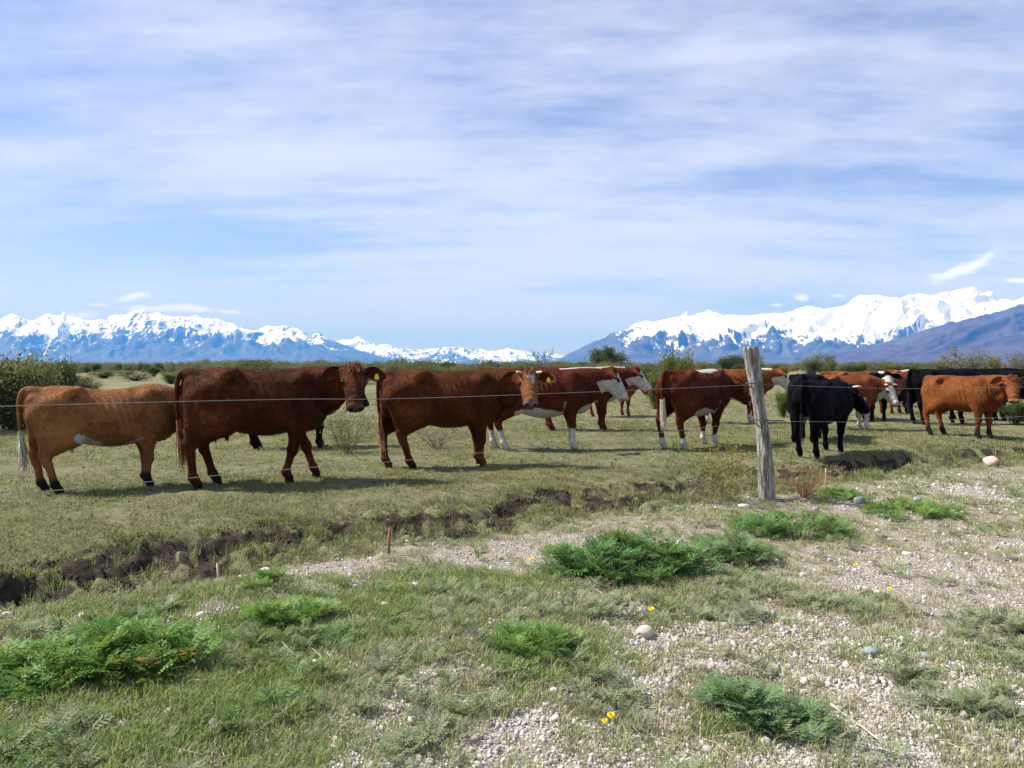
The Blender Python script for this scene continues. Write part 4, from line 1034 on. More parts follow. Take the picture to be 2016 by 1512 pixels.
def leafy_plant(cx, cy, wx, wy, hgt, n, leaf, kind, label, seed, rot=0.0, bare=0):
    """plant > foliage, stem, withered_leaf"""
    rng = np.random.default_rng(seed)
    root = obj('leafy_plant', None, None, (cx, cy, gz(cx, cy)))
    tag(root, label, 'plant', 'feathery green plants on the verge')
    A, S = Acc(), Acc(); c, s = math.cos(rot), math.sin(rot)
    nr = max(4, n // 13)
    rA = np.sqrt(rng.uniform(size=nr)); aA = rng.uniform(0, 6.283, nr); lxA, lyA = wx * rA * np.cos(aA), wy * rA * np.sin(aA); xA, yA = c * lxA - s * lyA, s * lxA + c * lyA
    bA = height(cx + xA, cy + yA) - gz(cx, cy); kA = 0.75 + 0.8 * fbm(xA * 5 + seed, yA * 5., 2, 7)
    for i in range(nr):
        r, x, y, base = rA[i], xA[i], yA[i], bA[i]
        dome = max(.0, hgt * max(0, 1 - r ** 2.4) ** .6 * rng.uniform(.35, 1.0) * kA[i]); tone = np.clip(rng.normal(.5, .22), 0, 1); ph = rng.uniform(0, 6.28)
        tv, tf, tt = tube([(x * .8, y * .8, base - .01), (x * .93, y * .93, base + dome * .6), (x, y, base + dome)], [.005, .004, .003], 4, False); S.add(tv, tf, tint=.3)
        m_ = int(rng.integers(9, 16))
        for q in range(m_):
            V, T = FERNS[rng.integers(6)]; L = leaf * rng.uniform(.6, 1.2); yaw = ph + 6.283 * q / m_ + rng.normal() * .25; up = rng.uniform(.05, 1.05) * (1 - .35 * r); roll = rng.normal() * .35
            M = np.array((Matrix.Rotation(yaw, 3, 'Z') @ Matrix.Rotation(-up, 3, 'Y') @ Matrix.Rotation(roll, 3, 'X')))
            W = (V * L) @ M.T + np.array([x, y, base + dome * rng.uniform(.7, 1.0) + .008]); W[:, 2] = np.maximum(W[:, 2], base + 0.006)
            A.add(W, None, T, tint=np.clip(tone + rng.normal(0, .15) + .25 * (up - .5), 0, 1))
    obj('foliage', A.mesh('foliage', M_FERN[kind], False), root)['kind'] = 'stuff'
    obj('stems', S.mesh('stems', M_FERN[kind], False), root)['kind'] = 'stuff'
    for q in range(bare):
        B = Acc(); a = rng.uniform(-1.2, .5); x, y = wx * .85 * math.cos(a), wy * .75 * math.sin(a)
        for e in range(7):
            V, T = FERNS[rng.integers(6)]; M = np.array(Matrix.Rotation(rng.uniform(0, 6.28), 3, 'Z') @ Matrix.Rotation(rng.uniform(-.9, .2), 3, 'Y'))
            B.add((V * leaf * .45) @ M.T + np.array([x, y, hgt * .55 + .02]), None, T, tint=rng.uniform())
        obj('withered_leaf', B.mesh('withered_leaf', M_WITHER, False), root)
    return root
def plant_px(px, py, wpx, depth_m, hgt, n, leaf, kind, label, seed, rot=0.0, bare=0):
    n = int(n * 2.0); leaf *= .66; hgt *= .80
    p = pix(px, py); w = wpx / FPX * p[1]
    return leafy_plant(p[0], p[1], w / 2, depth_m / 2, hgt, n, leaf, kind, label, seed, rot, bare)
plant_px(215, 1325, 400, .62, .15, 620, .17, 2, 'wide lush leafy plant with withered brown tips at left', 1, .25, 4)
plant_px(1225, 1128, 330, .80, .24, 640, .18, 0, 'largest dense feathery plant mound left of a smaller mound', 2)
plant_px(1440, 1102, 170, .6, .17, 260, .16, 1, 'feathery plant mound touching the right side of the largest mound', 3)
plant_px(1560, 1045, 215, .75, .16, 320, .17, 0, 'low dark green feathery plant in front of the fence post', 4)
plant_px(1470, 1405, 150, .30, .13, 260, .12, 1, 'grey green feathery plant with pale dead twigs at lower right', 5)
plant_px(1580, 1430, 120, .22, .06, 110, .10, 1, 'flat spreading grey green plant right of the twiggy one', 6)
plant_px(1060, 1285, 170, .36, .08, 190, .11, 2, 'small bright green feathery plant in the middle of the verge', 7)
plant_px(575, 1235, 190, .45, .08, 200, .12, 2, 'low bright leafy plant right of the wide lush one', 8)
plant_px(520, 1165, 90, .35, .06, 90, .10, 2, 'small yellowish leafy plant beside the gravel heap', 9)
plant_px(1800, 1010, 190, .7, .09, 220, .15, 2, 'bright green leafy patch by grey stones at right', 10)
plant_px(1650, 985, 120, .5, .07, 130, .13, 2, 'small bright leafy plant at the right foot of the post', 11)

def build_weeds():
    rng = np.random.default_rng(15)
    mw = leaf_mat('grey_weed_leaf', (0.205, 0.220, 0.140), (0.110, 0.180, 0.055), .2, .6)
    pr = []
    for q in range(5):
        A = Acc(); n = int(rng.integers(7, 13))
        for i in range(n):
            V, T = FERNS[rng.integers(6)]; M = np.array(Matrix.Rotation(6.283 * i / n + rng.normal() * .3, 3, 'Z') @ Matrix.Rotation(-rng.uniform(.05, .8), 3, 'Y')); W = (V * .07 * rng.uniform(.6, 1.2)) @ M.T; W[:, 2] = np.maximum(W[:, 2], .003); A.add(W, None, T)
        pr.append(bpy.data.objects.new('weed_rosette', A.mesh('weed_rosette', mw, False)))
    a1 = fan_points(3400, 2.1, 5.0, 44, rng); a2 = fan_points(2600, 5.0, 11.0, 44, rng); x = np.concatenate([a1[0], a2[0]]); y = np.concatenate([a1[1], a2[1]])
    v, verge, gravel, lush, mud, mudc = masks(x, y); pt = fbm(x * 1.7, y * 1.7, 3, 555)
    k = rng.uniform(size=len(x)) < verge * np.clip(.35 + 1.1 * pt - .25 * gravel, 0, 1); x, y, lush = x[k], y[k], lush[k]; n = len(x)
    scatter('verge_weeds', np.stack([x, y, height(x, y) + .004], -1), rots(n, rng, .15), rng.uniform(.5, 1.25, n), np.clip(.2 + .6 * lush + rng.normal(0, .25, n), 0, 1), rng.integers(0, 5, n), pr)
    ms = stone_mat('soil_clod', (.018, .014, .010), (.060, .045, .034))
    pc = [bpy.data.objects.new('soil_clod', stone_mesh('soil_clod', ms, rng, 1, .35, rng.uniform(.5, .8), .3)) for _ in range(5)]
    x, y = fan_points(26000, 4.0, 16, 45, rng); v, verge, gravel, lush, mud, mudc = masks(x, y)
    k = rng.uniform(size=len(x)) < np.clip(sstep(.25, .7, mudc) * .8 + .012 * (1 - verge), 0, 1); x, y = x[k], y[k]; n = len(x); sz = np.clip(np.exp(rng.normal(math.log(.010), .5, n)), .004, .03)
    scatter('soil_clods', np.stack([x, y, height(x, y) + sz * .1], -1), rng.uniform(-.5, .5, (n, 3)) * np.array([1, 1, 6]), sz, rng.uniform(0, 1, n), rng.integers(0, 5, n), pc)
build_weeds()

# ---------------------------------------------------------------- dandelions
M_YEL = flat_mat('dandelion_yellow', (0.85, 0.60, 0.01), .5, .12, 60)
M_STEM = flat_mat('dandelion_stalk', (0.12, 0.20, 0.05), .6)
def dandelion(px, py, label, seed, size=.017):
    rng = np.random.default_rng(seed); p = pix(px, py, .03)
    z0 = gz(p[0], p[1]); root = obj('dandelion', None, None, (p[0], p[1], z0)); tag(root, label, 'flower', 'yellow dandelions on the verge')
    top = np.array([.004, -.004, .035]); A = Acc()
    for ring, (n, tilt, l) in enumerate(((18, .15, 1.), (14, .55, .85), (9, .95, .6), (5, 1.3, .45))):
        for i in range(n):
            a = 6.283 * i / n + ring * .3 + rng.normal() * .06; L = size * l * rng.uniform(.85, 1.1); w = size * .16
            d = np.array([math.cos(a) * math.cos(tilt), math.sin(a) * math.cos(tilt) , math.sin(tilt)]); s = np.array([-math.sin(a), math.cos(a), 0]) * w
            M = np.array(Matrix.Rotation(R(28), 3, 'X'))
            A.add((np.array([s * .4, d * L * .6 + s, d * L + s * .6, d * L - s * .6, d * L * .6 - s, -s * .4])) @ M.T + top, [(0, 1, 4, 5), (1, 2, 3, 4)])
    obj('petals', A.mesh('petals', M_YEL, False), root)
    S = Acc(); tv, tf, tt = tube([(0, 0, -.01), (.002, 0, .015), top], [.0022, .002, .0022], 6); S.add(tv, tf, tt); obj('stalk', S.mesh('stalk', M_STEM), root)
for i, (px_, py_, lb) in enumerate(((1045, 1103, 'yellow dandelion at the left edge of the largest feathery plant'), (1281, 1205, 'yellow dandelion just above the round cream stone'), (1683, 1117, 'yellow dandelion farthest to the right rear, beside pale gravel'),
                                    (1749, 1164, 'yellow dandelion nearest to the two flat grey stones'), (1201, 1408, 'larger bloom of the dandelion pair near the bottom'), (1188, 1419, 'smaller bloom of the dandelion pair near the bottom'))):
    dandelion(px_, py_, lb, 60 + i, .016 if i != 5 else .012)

# ---------------------------------------------------------------- single stones
M_ST = dict(cream=stone_mat('cream_stone', (.42, .36, .30), (.60, .54, .47)), grey=stone_mat('grey_stone', (.17, .18, .19), (.30, .32, .33)), white=stone_mat('white_stone', (.50, .47, .43), (.68, .65, .61)),
            slate=stone_mat('bluish_stone', (.20, .23, .25), (.34, .37, .39)), pink=stone_mat('pinkish_stone', (.42, .30, .24), (.60, .47, .40)), dark=stone_mat('dark_stone', (.07, .065, .06), (.14, .13, .12)), rust=stone_mat('rusty_stone', (.22, .11, .07), (.33, .18, .12)))
STONES = [  # px, py, width px, kind, flatness, angular, label
    (1270, 1246, 36, 'cream', .85, 0, 'round cream cobble below a dandelion, the largest pale stone'), (1715, 1283, 36, 'slate', .5, 0, 'flat bluish grey stone, left of two on the right'), (1822, 1288, 30, 'slate', .5, 0, 'flat bluish grey stone, right of two beside grass'),
    (757, 1202, 18, 'pink', 1.1, .4, 'upright pinkish white stone in grass, centre left'), (87, 1285, 46, 'white', .62, .7, 'angular white block at the far left of the verge'), (815, 1425, 26, 'cream', .95, .8, 'pointed pale stone near the bottom edge'),
    (1297, 1278, 23, 'grey', .75, 0, 'grey pebble just below the round cream cobble'), (768, 1247, 24, 'grey', .55, .2, 'grey flat stone below the upright pinkish stone'), (1010, 1449, 30, 'grey', .5, .4, 'grey flat stone at bottom centre in gravel'),
    (936, 1452, 22, 'pink', .55, .3, 'pale pinkish stone left of the grey one at bottom'), (862, 1371, 19, 'grey', .7, 0, 'small grey pebble, right of a pair on bare soil'), (836, 1376, 24, 'cream', .5, .3, 'long cream pebble, left of a pair on bare soil'),
    (784, 1362, 20, 'white', .7, .3, 'white pebble on bare soil beside a dry stalk'), (628, 1343, 16, 'white', .7, 0, 'small white pebble alone in left grass'), (728, 1133, 18, 'slate', .7, 0, 'dark bluish pebble on the gravel heap, centre left'),
    (768, 1166, 18, 'grey', .7, 0, 'grey pebble at the right foot of the gravel heap'), (817, 1154, 20, 'white', .7, .4, 'whitish lump right of the gravel heap'), (430, 1149, 26, 'grey', .5, .4, 'grey stone at the foot of the thin grey stake'),
    (522, 1134, 24, 'white', .6, .5, 'white stone on the ditch rim left of the gravel heap'), (478, 1141, 22, 'white', .5, .5, 'pale stone between the grey stake and the white rim stone'), (14, 1231, 24, 'white', .7, .3, 'white pebble at the left frame edge by the ditch'),
    (38, 1272, 22, 'cream', .6, .3, 'cream pebble above the angular white block'), (1466, 1001, 28, 'white', .4, .5, 'flat white stone left of the fence post foot'), (1692, 989, 24, 'grey', .75, 0, 'round grey cobble, nearer of two right of the post'),
    (1606, 1003, 15, 'grey', .85, 0, 'small grey cobble close to the right of the post'), (1806, 985, 18, 'slate', .75, 0, 'bluish cobble on the far gravel at right'), (1952, 919, 30, 'pink', .7, .2, 'pale boulder at the right rear end of the ditch'),
    (1786, 1094, 22, 'white', .6, .4, 'white stone above the right hand dandelions'), (1508, 1452, 20, 'white', .9, .3, 'white stone under the twiggy grey green plant'), (1896, 1396, 18, 'white', .9, .4, 'white stone at lower right, left of a flat one'),
    (1921, 1404, 22, 'white', .4, .4, 'flat white stone at lower right, lying beside the other'), (1492, 1119, 12, 'rust', .8, .2, 'small rusty stone right of the feathery mounds'), (1482, 1136, 13, 'dark', .8, .2, 'small dark stone below the rusty one'),
    (1990, 1099, 30, 'dark', .3, .5, 'dark flat stone at the right frame edge'), (876, 1203, 24, 'grey', .5, .3, 'grey flat stone in grass, middle of the verge'), (665, 1205, 17, 'grey', .8, 0, 'grey pebble in the grass below the gravel heap'),
    (700, 1158, 13, 'white', .7, .3, 'tiny white pebble at the lower gravel heap'), (1215, 1290, 14, 'white', .7, .3, 'small white pebble left of the grey one under the cobble'), (1330, 1255, 16, 'white', .6, .4, 'white pebble right of the round cream cobble'),
    (1690, 1245, 22, 'grey', .4, .2, 'thin grey stone on gravel above the flat pair'), (1725, 1194, 16, 'white', .5, .3, 'white pebble below the right hand dandelion'), (1420, 1265, 16, 'pink', .6, .3, 'pinkish pebble on the wide gravel patch'), (1648, 1440, 16, 'white', .7, .3, 'white pebble right of the flat spreading plant')]
for i, (px_, py_, wpx, kd, fl, an, lb) in enumerate(STONES):
    rng = np.random.default_rng(300 + i); p = pix(px_, py_, .01); s = wpx / FPX * p[1] / 2 * .98
    o = obj('stone', stone_mesh('stone', M_ST[kd], rng, 2, .10 if not an else .16, fl, an)); o.scale = (s, s, s); o.rotation_euler = (rng.normal() * .12, rng.normal() * .12, rng.uniform(-.4, .4))
    o.location = (p[0], p[1], gz(p[0], p[1]) + s * fl * .45); tag(o, lb, 'stone', 'loose stones on the verge')

# ---------------------------------------------------------------- dung pats, clods and one stand-in cow shadow in the pasture
M_DUNG_SHADOW = stone_mat('dry_dung_and_shadow', (.055, .045, .036), (.13, .11, .095))
for i, (px_, py_, wpx, lb) in enumerate(((484, 980, 40, 'largest dry grey dung pat in front of the dark red cow'), (215, 988, 34, 'crumbled dung pat in front of the tan cow'), (1012, 901, 36, 'dark dung pat beside the front hoof of the star faced cow'),
                                         (1092, 912, 24, 'small dark clod in front of the white socked cow'), (1232, 895, 60, 'wide dark mound standing in for the shadow right of the white socked cow'), (1310, 905, 26, 'dark clod in front of the white tailed cow'),  # the wide dark one is a low mound put in for a cow's cast shadow
                                         (300, 968, 16, 'small clod beside the front hoof of the tan cow'), (12, 885, 34, 'low brown pat at the left edge behind the tan cow'), (1905, 868, 34, 'brown clod under the orange cow'), (1815, 873, 26, 'brown pat left of the orange cow'), (1060, 889, 12, 'tiny clod by the white socks'), (245, 975, 10, 'tiny clod between the tan cow legs and the large pat'))):
    rng = np.random.default_rng(500 + i); p = pix(px_, py_); s = wpx / FPX * p[1] / 2
    o = obj('dung_and_shadow_pat', stone_mesh('dung_and_shadow_pat', M_DUNG_SHADOW, rng, 2, .30, .30, .3)); o.scale = (s, s * .8, s * .55); o.location = (p[0], p[1], gz(p[0], p[1]) + .006); o.rotation_euler.z = rng.uniform(0, 3)
    tag(o, lb, 'dung', 'dung pats and clods in the pasture')

# ---------------------------------------------------------------- sticks and stakes
M_TWIG = flat_mat('bleached_twig', (.42, .37, .30), .8, .3, 40, .2, .002)
M_BARE = flat_mat('grey_brown_twig', (.17, .135, .10), .8, .35, 40, .2, .002)
M_BLOND = flat_mat('blond_twig', (.40, .31, .18), .8, .3, 40, .2)
M_RUSSET = flat_mat('russet_twig', (.24, .13, .075), .8, .35, 40, .2)
def stick(pts_px, r0, mat, label, seed):
    rng = np.random.default_rng(seed); P = []
    for k, (a, b) in enumerate(pts_px):
        q = pix(a, b, .015); q[2] = gz(q[0], q[1]) + r0 + .006 + rng.uniform(0, .006); P.append(q)
    c = np.mean(P, 0); c[2] = gz(c[0], c[1]); A = Acc(); path = smooth_path(P, 10) + rng.normal(size=(10, 3)) * r0 * .5
    tv, tf, tt = tube(path - c, np.linspace(r0, r0 * .45, 10) * rng.uniform(.85, 1.15, 10), 6); A.add(tv, tf, tt)
    tag(obj('stick', A.mesh('stick', mat), None, c), label, 'stick', 'bleached sticks on the ground')
stick([(890, 1372), (930, 1374), (975, 1364)], .006, M_TWIG, 'short bleached stick left of centre near the bottom', 1)
stick([(1640, 1385), (1690, 1415), (1760, 1478)], .006, M_TWIG, 'long bleached stick slanting down at lower right', 2)
stick([(1960, 1215), (1990, 1240), (2020, 1262)], .007, M_BARE, 'grey stick at the right frame edge', 3)
stick([(960, 1345), (1000, 1332), (1038, 1318)], .009, M_BARE, 'grey weathered stick on gravel at bottom centre', 4)
stick([(1900, 1390), (1960, 1394), (2030, 1392)], .004, M_TWIG, 'thin straight pale stalk at lower right edge', 5)
stick([(1320, 1500), (1345, 1506), (1368, 1511)], .010, M_TWIG, 'thick pale stick at the bottom edge', 6)
stick([(1680, 1170), (1715, 1167), (1745, 1168)], .004, M_BLOND, 'straw coloured stalk lying left of the right hand dandelion', 7)
stick([(320, 1345), (400, 1349), (470, 1343)], .004, M_BLOND, 'straw stalk below the withered leaves of the lush plant', 8)
stick([(1200, 1372), (1260, 1360), (1330, 1385)], .005, M_BARE, 'curved grey twig below the round cobble', 9)
def stake(px_, y_top, y_base, r, mat, label, lean=0.0):
    p = pix(px_, y_base); h = (y_base - y_top) / FPX * p[1]; z = gz(p[0], p[1]); A = Acc()
    tv, tf, tt = tube([(0, 0, -.08), (lean * .3, 0, h * .5), (lean, 0, h)], [r, r * .95, r * .75], 7); A.add(tv, tf, tt)
    tag(obj('stake', A.mesh('stake', mat), None, (p[0], p[1], z)), label, 'stake', 'thin stakes on the ditch rim')
stake(765, 1045, 1100, .011, M_RUSSET, 'short reddish wooden stake on the ditch rim', .01)
stake(431, 1094, 1146, .009, M_TWIG, 'thin grey stake beside a stone on the ditch rim', -.01)
stake(1625, 925, 988, .008, M_BLOND, 'thin pale stake right of the fence post', .0)

# ---------------------------------------------------------------- fence
M_POST = None
def build_fence():
    m, t = new_mat('weathered_post_wood')
    co = t.n('ShaderNodeTexCoord').outputs['Object']
    g = t.noise(t.mapping(co, scale=(26, 26, 2.2)), 1.6, 7, .68, .6); b = t.noise(t.mapping(co, scale=(70, 70, 4)), 1.5, 5, .7, .3); k = t.noise(co, 5, 3, .5)
    c = t.mix(t.smooth(g, .36, .60), (.14, .12, .10), (.56, .525, .48)); c = t.mix(t.math('MULTIPLY', t.smooth(b, .54, .64), .85), c, (.050, .042, .036)); c = t.mix(t.math('MULTIPLY', t.smooth(k, .55, .75), .45), c, (.27, .225, .175))
    hb = t.math('ADD', t.math('MULTIPLY', g, .7), t.math('MULTIPLY', b, .5)); finish(t, c, .9, hb, .05, 1.0, .1)
    base = pix(1510, 988); z0 = gz(base[0], base[1]); d = base[1]
    top = pixd(1479, 683, d)
    root = obj('fence_post', None, None, (base[0], base[1], z0)); tag(root, 'leaning weathered grey wooden fence post on the ditch rim', 'fence post')
    sides, rows = 40, 60; rng = np.random.default_rng(3); V = []
    a = np.arange(sides) / sides * 2 * np.pi
    H = top[2] - z0
    for i in range(rows):
        u = i / (rows - 1); z = -.25 + (H + .25) * u; uu = max(0, z / H)
        cx = (top[0] - base[0]) * (uu * .55 + .45 * uu ** 1.8) + .012 * math.sin(uu * 5); cy = .01 * math.sin(uu * 4)
        r = .078 - .006 * uu + .006 * math.sin(uu * 7 + 1) - .010 * math.exp(-((uu - .62) / .12) ** 2)
        gro = perlin(a * 2.2 * 1.0 + 3 * np.cos(a), np.full(sides, uu * 2.2), 91) * .5 + perlin(a * 5.0, np.full(sides, uu * 3.5), 92) * .32
        gro[-4:] = gro[-4:] * np.linspace(1, .2, 4) + gro[0] * np.linspace(0, .8, 4)
        split = -.35 * np.exp(-((np.mod(a - 4.55 - .35 * math.sin(uu * 3), 2 * np.pi) - np.pi) / .10) ** 2 * 0 - ((a - 4.75 - .25 * math.sin(uu * 4)) / .10) ** 2) * (0.3 + .7 * sstep(.25, .5, uu))
        knot = .30 * math.exp(-((uu - .315) / .045) ** 2) * np.exp(-((a - 4.55) / .35) ** 2)
        rr = r * (1 + .24 * gro + split + knot)
        V.append(np.stack([cx + rr * np.cos(a), cy + rr * np.sin(a), np.full(sides, z) + (.012 * perlin(a * 3, a * 0 + 1, 93) if i == rows - 1 else 0)], -1))
    V = np.concatenate(V + [np.array([[top[0] - base[0], 0, H - .004]])]); n = len(V) - 1
    i = np.arange(rows - 1)[:, None] * sides; j = np.arange(sides)[None, :]; j2 = (j + 1) % sides
    F = np.stack([i + j, i + j2, i + sides + j2, i + sides + j], -1).reshape(-1, 4)
    jj = np.arange(sides); T = np.stack([(rows - 1) * sides + jj, (rows - 1) * sides + (jj + 1) % sides, np.full(sides, n)], -1)
    obj('trunk', mk_mesh('trunk', V, [F, T], m), root)
    # wires
    mw = flat_mat('galvanised_wire', (.26, .26, .26), .55, .25, 30, .3, Metallic=.3)
    fx = lambda y: (top[0] - base[0]) * (y / H)
    for nm, yl, yp, yr, lb, sag in (('top', 800, 757, 762, 'upper smooth fence wire running across the whole view', .03), ('low', 976, 829, 820, 'lower smooth fence wire running across the whole view', .035)):
        P0 = pixd(0, yl, 3.40); P1 = pixd(1496, yp, d - .085); P2 = pixd(2016, yr, 9.3)
        L0 = P0 + (P0 - P1) * 1.6; R2 = P2 + (P2 - P1) * 1.6; L0[2] = P0[2]; R2[2] = P2[2]
        left = [L0, P0, P0 + (P1 - P0) * .33 + np.array([0, 0, -sag * .8]), P0 + (P1 - P0) * .66 + np.array([0, 0, -sag * .6]), P1]; right = [P1, P1 + (P2 - P1) * .5 + np.array([0, 0, -sag]), P2, R2]
        path = np.concatenate([smooth_path(left, 60), smooth_path(right, 40)[1:]]); A = Acc(); c = P1.copy(); c[2] = z0
        tv, tf, tt = tube(path - c, .0019, 6); A.add(tv, tf, tt)
        w = obj('fence_wire', A.mesh('fence_wire', mw), None, c); tag(w, lb, 'wire', 'wires of the fence')
        # binding of the wire round the post
        z = P1[2] - z0; u = z / H; cxp = (top[0] - base[0]) * (u * .55 + .45 * u ** 1.8) + .012 * math.sin(u * 5)
        aa = np.linspace(0, 6.4, 26); B = Acc()
        tv, tf, tt = tube(np.stack([cxp + .095 * np.cos(aa), .095 * np.sin(aa), z + .012 * np.sin(aa * .5) + 0 * aa], -1), .006, 6); B.add(tv, tf, tt)
        tv, tf, tt = tube([(cxp + .05, -.092, z + .004), (cxp + .13, -.088, z + .006), (cxp + .21, -.07, z + .002)], .0055, 6); B.add(tv, tf, tt)
        obj('wire_tie', B.mesh('wire_tie', flat_mat('rusty_wire', (.06, .05, .045), .7, .3, 40)), root)
build_fence()
# ---------------------------------------------------------------- shrubs and trees
LEAFM = dict(olive=leaf_mat('olive_leaf', (0.085, 0.090, 0.048), (0.155, 0.160, 0.085), .25, .6, False), green=leaf_mat('box_leaf', (0.050, 0.090, 0.020), (0.130, 0.170, 0.045), .30, .5, False),
             dark=leaf_mat('dark_leaf', (0.022, 0.045, 0.018), (0.055, 0.085, 0.032), .20, .5, False), grey=leaf_mat('grey_leaf', (0.13, 0.13, 0.09), (0.21, 0.20, 0.145), .2, .7, False),
             yellow=leaf_mat('yellowish_leaf', (0.13, 0.125, 0.030), (0.21, 0.19, 0.055), .3, .6, False))
M_WOOD = flat_mat('shrub_bark', (.085, .068, .054), .85, .35, 15)
def skeleton(rng, stems, spread, up, lvl2, ragged=.12, h=1.0):
    """list of (points, r0, r1) for a many-stemmed shrub of unit height, plus twig tips"""
    br, tips = [], []
    for i in range(stems):
        a = 6.283 * (i + rng.uniform(-.3, .3)) / stems; o = np.array([math.cos(a), math.sin(a), 0]) * .05 * rng.uniform(.2, 1)
        out = spread * rng.uniform(.3, 1.0); hh = h * rng.uniform(.6, 1.0) * (1 - .25 * out / max(spread, .01) * (1 - up))
        end = np.array([math.cos(a) * out, math.sin(a) * out, hh]); mid = o * .5 + end * .45 + np.array([0, 0, .10]) + rng.normal(size=3) * ragged * .5
        P = smooth_path([o - np.array([0, 0, .06]), o * .8 + mid * .4, mid, end * .75 + mid * .25 + rng.normal(size=3) * ragged * .4, end], 7)
        br.append((P, .022, .006))
        for j in range(lvl2):
            u = rng.uniform(.25, .95); k = int(u * 6); b0 = P[k]; d = P[min(k + 1, 6)] - P[k - 1]; d /= np.linalg.norm(d) + 1e-9
            d = d * .6 + rng.normal(size=3) * .65 + np.array([0, 0, .2]); d /= np.linalg.norm(d); ln = rng.uniform(.15, .34)
            Q = np.array([b0, b0 + d * ln * .5 + rng.normal(size=3) * .02, b0 + d * ln + rng.normal(size=3) * .03]); br.append((Q, .009, .003)); tips += [Q[1], Q[2]]
        tips += [P[4], P[5], P[6]]
    return br, np.array(tips)
def wood_mesh(br, mat, name='branches', sides=4, rs=1.0):
    A = Acc()
    for P, r0, r1 in br:
        tv, tf, tt = tube(P, np.linspace(r0, r1, len(P)) * rs, sides, False); A.add(tv, tf)
    return A.mesh(name, mat)
def leaves_at(tips, per, clump, size, rng, mat, name='crown', aspect=.55, floor=0.0):
    n = len(tips) * per; C = np.repeat(tips, per, 0); off = rng.normal(size=(n, 3)) * clump * np.array([1, 1, .75]); P = C + off
    if floor is not None: P[:, 2] = np.maximum(P[:, 2], floor + .03 * rng.uniform(size=n))
    d = off * 2.0 / max(clump, 1e-6) * .5 + rng.normal(size=(n, 3)) + np.array([0, 0, .4]); d /= np.linalg.norm(d, axis=1)[:, None]
    s = np.cross(d, rng.normal(size=(n, 3))); s /= np.linalg.norm(s, axis=1)[:, None] + 1e-9
    L = (size * rng.uniform(.6, 1.3, n))[:, None]
    V = np.stack([P, P + d * L * .5 + s * L * aspect * .5, P + d * L, P + d * L * .5 - s * L * aspect * .5], 1).reshape(-1, 3)
    tint = np.clip(np.repeat(rng.uniform(.15, .85, len(tips)), per) + rng.normal(0, .22, n), 0, 1)
    return mk_mesh(name, V, np.arange(n * 4).reshape(-1, 4), mat, False, dict(tint=np.repeat(tint, 4)))
def proto_shrub(kind, seed):
    rng = np.random.default_rng(seed)
    if kind == 'dome':
        br = [(smooth_path([(0, 0, -.05), (.02, 0, .15), (-.02, .02, .35), (.03, 0, .5)], 6), .05, .025)]; tips = []
        for i in range(46):
            a = rng.uniform(0, 6.28); r = math.sqrt(rng.uniform()) * .72; zt = .30 + .66 * math.sqrt(max(0, 1 - (r / .78) ** 2)) * rng.uniform(.55, 1.02); t_ = np.array([r * math.cos(a), r * math.sin(a), zt])
            br.append((smooth_path([(0, 0, .22 + .2 * rng.uniform()), t_ * np.array([.5, .5, .75]), t_], 5), .018, .004)); tips += [t_, t_ * np.array([.8, .8, .9]), t_ + rng.normal(size=3) * .05]
        return wood_mesh(br, M_WOOD), leaves_at(np.array(tips), 42, .062, .055, rng, LEAFM['dark'])
    cfg = dict(olive=(13, .55, .4, 9, 'olive', 26, .075, .052), green=(11, .45, .6, 9, 'green', 30, .070, .058), dark=(11, .5, .4, 9, 'dark', 34, .070, .055), grey=(13, .6, .3, 8, 'grey', 16, .07, .048), yellow=(11, .45, .5, 8, 'yellow', 24, .07, .055),
               upright=(8, .28, .95, 10, 'olive', 16, .055, .05), sparse=(8, .55, .75, 6, 'grey', 4, .05, .04))[kind]
    br, tips = skeleton(rng, cfg[0], cfg[1], cfg[2], cfg[3])
    return wood_mesh(br, M_WOOD), leaves_at(tips, cfg[5], cfg[6], cfg[7], rng, LEAFM[cfg[4]], floor=0.0)
PROTO = {k: [proto_shrub(k, 700 + 10 * i + j) for j in range(3 if k in ('olive', 'green') else 2)] for i, k in enumerate(('olive', 'green', 'dark', 'grey', 'yellow', 'upright', 'sparse', 'dome'))}
def shrub(kind, px_, ybase, ytop, wpx, label, seed, group='shrubs scattered over the pasture', name=None):
    rng = np.random.default_rng(seed); p = pix(px_, ybase); d = p[1]; h = CAMH + (HORIZON - ytop) / FPX * d; w = wpx / FPX * d
    base = dict(dome=1.5, upright=.7, sparse=1.2, olive=1.25, grey=1.35).get(kind, 1.15)
    wood, leaf = PROTO[kind][seed % len(PROTO[kind])]
    root = obj(name or ('tree' if kind == 'dome' else 'shrub'), None, None, (p[0], p[1], gz(p[0], p[1]))); tag(root, label, 'tree' if kind == 'dome' else 'shrub', group)
    root.scale = (w / base, w / base, h * .98); root.rotation_euler.z = rng.uniform(0, 6.28)
    obj('trunk' if kind == 'dome' else 'branches', wood, root); o = obj('crown', leaf, root)
    return root
